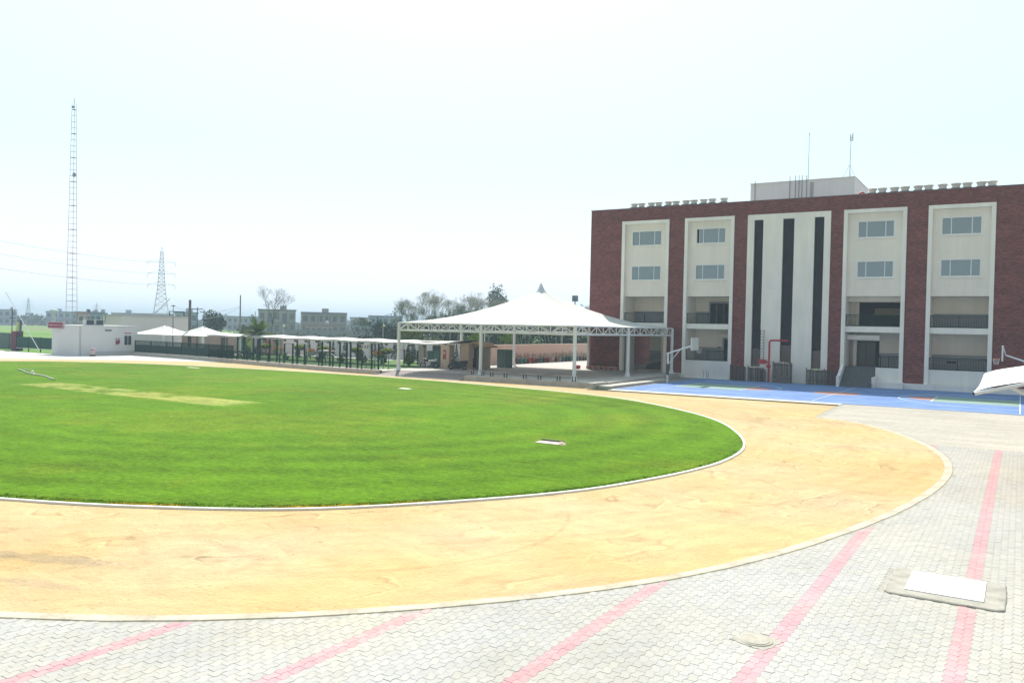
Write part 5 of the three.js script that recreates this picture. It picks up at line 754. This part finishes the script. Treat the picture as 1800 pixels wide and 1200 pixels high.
// ---------- houses across the fields; blue-grey wall tints stand in for distance haze ----------
{
  const facing = (x, z) => Math.atan2(40.6 - x, 82 - z);
  const house = (label, x, z, w, d, h, c, o = {}) => {
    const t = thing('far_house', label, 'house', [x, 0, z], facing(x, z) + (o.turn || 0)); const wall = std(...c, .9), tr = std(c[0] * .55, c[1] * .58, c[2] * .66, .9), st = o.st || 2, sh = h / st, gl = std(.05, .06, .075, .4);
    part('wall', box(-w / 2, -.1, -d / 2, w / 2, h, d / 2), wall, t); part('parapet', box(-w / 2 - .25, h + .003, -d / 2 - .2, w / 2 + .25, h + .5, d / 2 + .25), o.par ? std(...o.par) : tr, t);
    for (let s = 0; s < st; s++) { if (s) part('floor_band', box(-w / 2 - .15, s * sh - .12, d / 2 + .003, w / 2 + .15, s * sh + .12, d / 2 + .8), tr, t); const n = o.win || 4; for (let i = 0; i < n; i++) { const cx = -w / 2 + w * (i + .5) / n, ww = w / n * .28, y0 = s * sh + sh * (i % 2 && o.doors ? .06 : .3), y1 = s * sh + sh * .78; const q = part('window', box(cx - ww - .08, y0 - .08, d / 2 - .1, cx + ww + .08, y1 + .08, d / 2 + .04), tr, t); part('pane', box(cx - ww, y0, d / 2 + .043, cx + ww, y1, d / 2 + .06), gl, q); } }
    if (o.tank === undefined) part('roof_tank', lathe([[.001, h + .5], [.6, h + .5], [.62, h + 1.4], [.3, h + 1.7], [.001, h + 1.75]], 12).translate(w * .28, 0, 0), std(...(w % 2 > 1 ? [.03, .03, .035] : [.4, .42, .45])), t);
    if (o.tank !== undefined) part('stair_head', box(o.tank - 1.2, h + .5, -1.5, o.tank + 1.2, h + 1.9, 1), wall, t);
    if (o.verandah) { for (let i = 0; i <= 5; i++) part('column', box(-w / 2 + w * i / 5 - .15, 0, d / 2 + 1.2, -w / 2 + w * i / 5 + .15, h - .4, d / 2 + 1.5), wall, t); part('verandah_slab', box(-w / 2 - .2, h - .4, d / 2 + .85, w / 2 + .2, h - .1, d / 2 + 1.7), tr, t); }
    return t;
  };
  house('two storey grey house with a stair head, behind the lone bare tree', -195.4, -133.9, 13.2, 9, 8.9, [.30, .29, .26], { tank: 2.2, win: 5, doors: true });
  house('wide two storey house with dark parapet and columns right of the bare tree', -176.5, -139, 15.8, 9, 8.1, [.30, .28, .24], { tank: .4, win: 6, verandah: true, par: [.10, .10, .12] });
  house('low pinkish outbuilding in front of the two bigger houses', -158, -118, 9, 5, 3.7, [.36, .28, .24], { st: 1, win: 5 });
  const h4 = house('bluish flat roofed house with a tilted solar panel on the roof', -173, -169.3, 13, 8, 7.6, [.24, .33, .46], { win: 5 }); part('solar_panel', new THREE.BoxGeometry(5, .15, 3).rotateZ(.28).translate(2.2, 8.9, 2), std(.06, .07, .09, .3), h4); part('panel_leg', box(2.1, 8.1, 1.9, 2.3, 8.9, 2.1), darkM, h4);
  house('small pale house with a red roof band behind the lattice mast', -217, -72.6, 3.9, 4, 5.9, [.5, .42, .42], { win: 2, par: [.42, .16, .13] });
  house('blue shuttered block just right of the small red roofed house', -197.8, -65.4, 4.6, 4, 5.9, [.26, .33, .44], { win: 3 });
  house('long low far block above the tall white block roof', -306, -154, 26, 8, 6.9, [.38, .40, .42], { win: 10, tank: -6 });
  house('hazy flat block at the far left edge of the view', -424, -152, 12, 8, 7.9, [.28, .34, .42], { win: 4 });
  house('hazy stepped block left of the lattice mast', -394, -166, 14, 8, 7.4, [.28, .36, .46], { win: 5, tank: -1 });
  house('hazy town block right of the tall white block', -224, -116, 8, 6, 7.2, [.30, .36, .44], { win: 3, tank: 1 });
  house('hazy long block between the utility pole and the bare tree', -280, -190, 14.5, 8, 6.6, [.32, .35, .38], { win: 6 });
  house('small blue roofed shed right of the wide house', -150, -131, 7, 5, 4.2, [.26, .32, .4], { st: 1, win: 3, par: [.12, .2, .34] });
  [[-260, -100, 9, 6.6], [-345, -150, 12, 6.8], [-330, -215, 15, 7], [-235, -225, 12, 7.4], [-205, -205, 10, 6.6], [-375, -120, 10, 7]].forEach(([x, z, w, h], i) => house(['hazy house behind the gate building sign', 'hazy house above the long low far block', 'hazy house far behind the lone bare tree', 'hazy house between the two nearer big houses', 'hazy house right of the wide columned house', 'hazy house between the pillar and the signboard'][i], x, z, w, 7, h, [.30 + i * .015, .34, .40], { win: 4 }));  // hazy houses: haze is tinted into the wall colour
  const w = thing('field_wall', 'long low grey boundary wall at the back of the green field', 'wall', [-141, 0, -117.4], facing(-141, -117.4)); part('wall', box(-24, -.1, -.15, 9, 2.4, .15), std(.20, .20, .22), w); part('coping', box(-24.1, 2.403, -.2, 9.1, 2.5, .2), std(.14, .14, .17), w);
  const wt = thing('water_tower', 'small mushroom shaped water tower on the left horizon', 'water tower', [-351, 0, -138]); part('stem', barGeo([0, 0, 0], [0, 6.5, 0], .7, .6, 10), std(.4, .42, .44), wt); part('tank', lathe([[.001, 6.3], [.8, 6.3], [2, 7.2], [2, 8], [1.2, 8.5], [.001, 8.6]], 18), std(.45, .47, .5), wt);
}
// ---------- pylons, poles and wires ----------
function pylon(label, x, z, h, w, turn, thick) {
  const t = thing('transmission_pylon', label, 'pylon', [x, 0, z], turn), m = std(.40, .43, .47, .6), hw = (y) => y < h * .5 ? w * (1 - y / (h * .5) * .62) : w * .38 * (1 - (y - h * .5) / (h * .5) * .75); const c = [[-1, -1], [1, -1], [1, 1], [-1, 1]], at = (k, y) => [c[k][0] * hw(y), y, c[k][1] * hw(y)];
  for (let k = 0; k < 4; k++) part('leg', mb().bar(at(k, 0), at(k, h * .5), thick, thick, 4).bar(at(k, h * .5), at(k, h * .94), thick, thick * .7, 4).bar(at(k, h * .94), [0, h, 0], thick * .7, thick * .6, 4).geo(), m, t);
  const g = mb(); let y = 0, s = h * .13; while (y < h * .93) { const y2 = Math.min(h * .94, y + s); for (let k = 0; k < 4; k++) { const n = (k + 1) % 4; g.bar(at(k, y), at(n, y2), thick * .55, thick * .55, 3).bar(at(n, y), at(k, y2), thick * .55, thick * .55, 3).bar(at(k, y2), at(n, y2), thick * .5, thick * .5, 3); } y = y2; s = Math.max(h * .045, s * .82); } part('lattice', g.geo(), m, t);
  for (const f of [.82, .69, .56]) { const a = mb(), L = w * 1.32, yy = h * f; for (const q of [-1, 1]) { a.bar([0, yy, 0], [q * L, yy, 0], thick * .8, thick * .6, 4).bar([0, yy + h * .035, 0], [q * L, yy, 0], thick * .6, thick * .5, 4).bar([q * L, yy, 0], [q * L, yy - h * .05, 0], thick * .6, thick * .6, 4); } part('cross_arm', a.geo(), m, t); }
  return t;
}
pylon('nearest steel transmission pylon above the tall white block', -212.3, -97.1, 29.9, 3.3, .95, .095);
pylon('faint small pylon on the horizon behind the gate pillar', -842, -387, 25, 3.4, .9, .2);
pylon('very faint small pylon on the horizon behind the lattice mast', -896, -495, 23, 3.4, .9, .2);
{
  const cable = (label, a, b, sag, r, g) => { const t = thing('power_line', label, 'power line', [0, 0, 0], 0, g), P = []; for (let i = 0; i <= 16; i++) { const k = i / 16; P.push([a[0] + (b[0] - a[0]) * k, a[1] + (b[1] - a[1]) * k - sag * 4 * k * (1 - k), a[2] + (b[2] - a[2]) * k]); } part('wire', tube(P, r, 4, 32), std(.28, .3, .34), t); };
  const end = (y) => [-175, y, 60];
  cable('highest faint power line sloping from the left edge to the pylon', [-214.5, 24.3, -94], [-158, 26.5, 20], 1.6, .045); cable('middle faint power line sloping from the left edge to the pylon', [-214.5, 20.4, -94], [-158, 23.6, 20], 1.6, .04); cable('lowest faint power line sloping from the left edge to the pylon', [-214.5, 16.6, -94], [-158, 20, 20], 1.6, .045);
  const pole = (label, x, z, h, r, m, arms) => { const t = thing('utility_pole', label, 'utility pole', [x, 0, z]); part('pole', barGeo([0, 0, 0], [0, h, 0], r, r * .6, 8), m, t); arms.forEach(([y, l]) => part('cross_arm', box(-l, y, -.06, l, y + .1, .06), darkM, t)); return t; };
  const conc = std(.20, .20, .20, .9), dk = std(.07, .075, .09, .8);
  pole('thick dark tapering utility pole behind the second small canopy', -53.6, 11.0, 7.5, .26, std(.11, .11, .11, .9), []);
  pole('slender concrete pole standing left of the palm', -66.4, -8.1, 9, .16, conc, []);
  pole('thin dark pole at the right end of the tall white block', -55.6, 12.1, 6.8, .07, dk, [[6.6, .35]]);
  pole('dark double pole with cross bar behind the small canopies', -62.5, 3.0, 6.7, .1, dk, [[6.4, 1.2]]);
  const tr = pole('dark pole carrying a transformer left of the spreading tree', -65.9, -.8, 6.4, .12, dk, [[6.0, .9], [4.8, .7]]); part('transformer', mb().box(-.5, 2.2, -.3, .5, 3.1, .3).bar([-.3, 4.9, 0], [-.3, 5.3, 0], .09).bar([.3, 4.9, 0], [.3, 5.3, 0], .09).geo(), std(.3, .36, .48), tr);
  pole('thin grey pole by the left house before the bare tree', -88, -30, 6.8, .08, dk, []);
  cable('local wire strung from the tall white block pole to the double pole', [-55.6, 6.7, 12.1], [-62.5, 6.4, 3], .35, .025); cable('local wire strung between the double pole and transformer pole', [-62.5, 6.4, 3], [-65.9, 6.1, -.8], .1, .025); cable('local wire from the transformer pole up to the slender concrete pole', [-65.9, 6.1, -.8], [-66.4, 7.2, -8.1], .3, .025); cable('second local wire from the transformer pole to the slender concrete pole', [-65.9, 5.0, -.8], [-66.4, 7.0, -8.1], .3, .025);
  const lamp = (label, x, z, h) => { const t = thing('lamp_post', label, 'lamp post', [x, 0, z]); part('pole', barGeo([0, 0, 0], [0, h, 0], .07, .05, 8), std(.6, .6, .6), t); part('lamp_head', lathe([[.001, 0], [.22, .04], [.26, .18], [.15, .34], [.001, .38]], 12).translate(.2, h - .75, 0), std(.66, .62, .5, .4), t); };
  lamp('thin white lamp post in front of the dense round tree', -56.8, -31.9, 5.1); lamp('thin white lamp post in front of the grey house with the bare tree', -76.6, -26.7, 4.6);
  const lt = thing('floodlight_mast', 'dark floodlight mast above the canopy near the school edge', 'mast', [-37.4, 0, -68.9]); part('pole', barGeo([0, 0, 0], [0, 11.4, 0], .16, .11, 8), std(.16, .18, .21), lt); part('lamp_frame', box(-.55, 10.3, -.3, .55, 11.5, .3), std(.14, .17, .22), lt);
  const wp = (label, x, z, h) => { const t = thing('wall_pole', label, 'pole', [x, .3, z]); part('pole', barGeo([0, 0, 0], [0, h, 0], .05, .045, 8), std(.55, .56, .54), t); };
  wp('slim pale pole behind the pink wall left of the front corner post', -12.6, -17.3, 5.6); wp('slim pale pole behind the pale wall near the bright bushes', -16.7, -4.4, 5);
}
// things lying on the field
{
  const h = thing('garden_hose', 'pale hose lying in a loose line on the far left of the grass', 'hose', [0, .06, 0]); part('hose_line', tube([[-35.4, .05, 42.5], [-33.6, .05, 43.1], [-31.6, .05, 43.9], [-29.6, .05, 44.6], [-26.9, .05, 45.2], [-25.4, .05, 45.6], [-23.6, .05, 46.3], [-21.6, .05, 47]], .045, 6, 60), std(.5, .49, .46, .8), h); part('hose_loop', tube([[-35.0, .05, 42.2], [-33.0, .05, 42.5], [-31.2, .05, 43.6], [-29.4, .05, 44.3], [-27.4, .05, 45.5]], .03, 6, 40), std(.48, .45, .42, .8), h);
  const pit = (label, x, z, w, d, c) => { const t = thing('field_cover', label, 'drain cover', [x, .05, z]); part('slab', box(-w / 2, -.02, -d / 2, w / 2, .03, d / 2), std(...c, .9), t); return t; };
  const a = pit('pale concrete cover sunk in the near right part of the grass', 24.15, 52.15, 1.15, .62, [.56, .48, .40]); part('pit_edge', box(-.6, -.02, -.4, .45, .09, -.313), std(.06, .05, .045), a); part('rubble', lathe([[.001, .12], [.1, .1], [.2, .0]], 7).translate(.55, 0, .05), std(.5, .38, .28), a);
  pit('small white cover in the far middle of the grass', 1.75, 34.0, .95, .55, [.7, .68, .64]); pit('small pale cover near the far left edge of the grass', -29.6, 28.6, 1.6, .5, [.62, .54, .4]);
}
renderer.render(scene, camera);
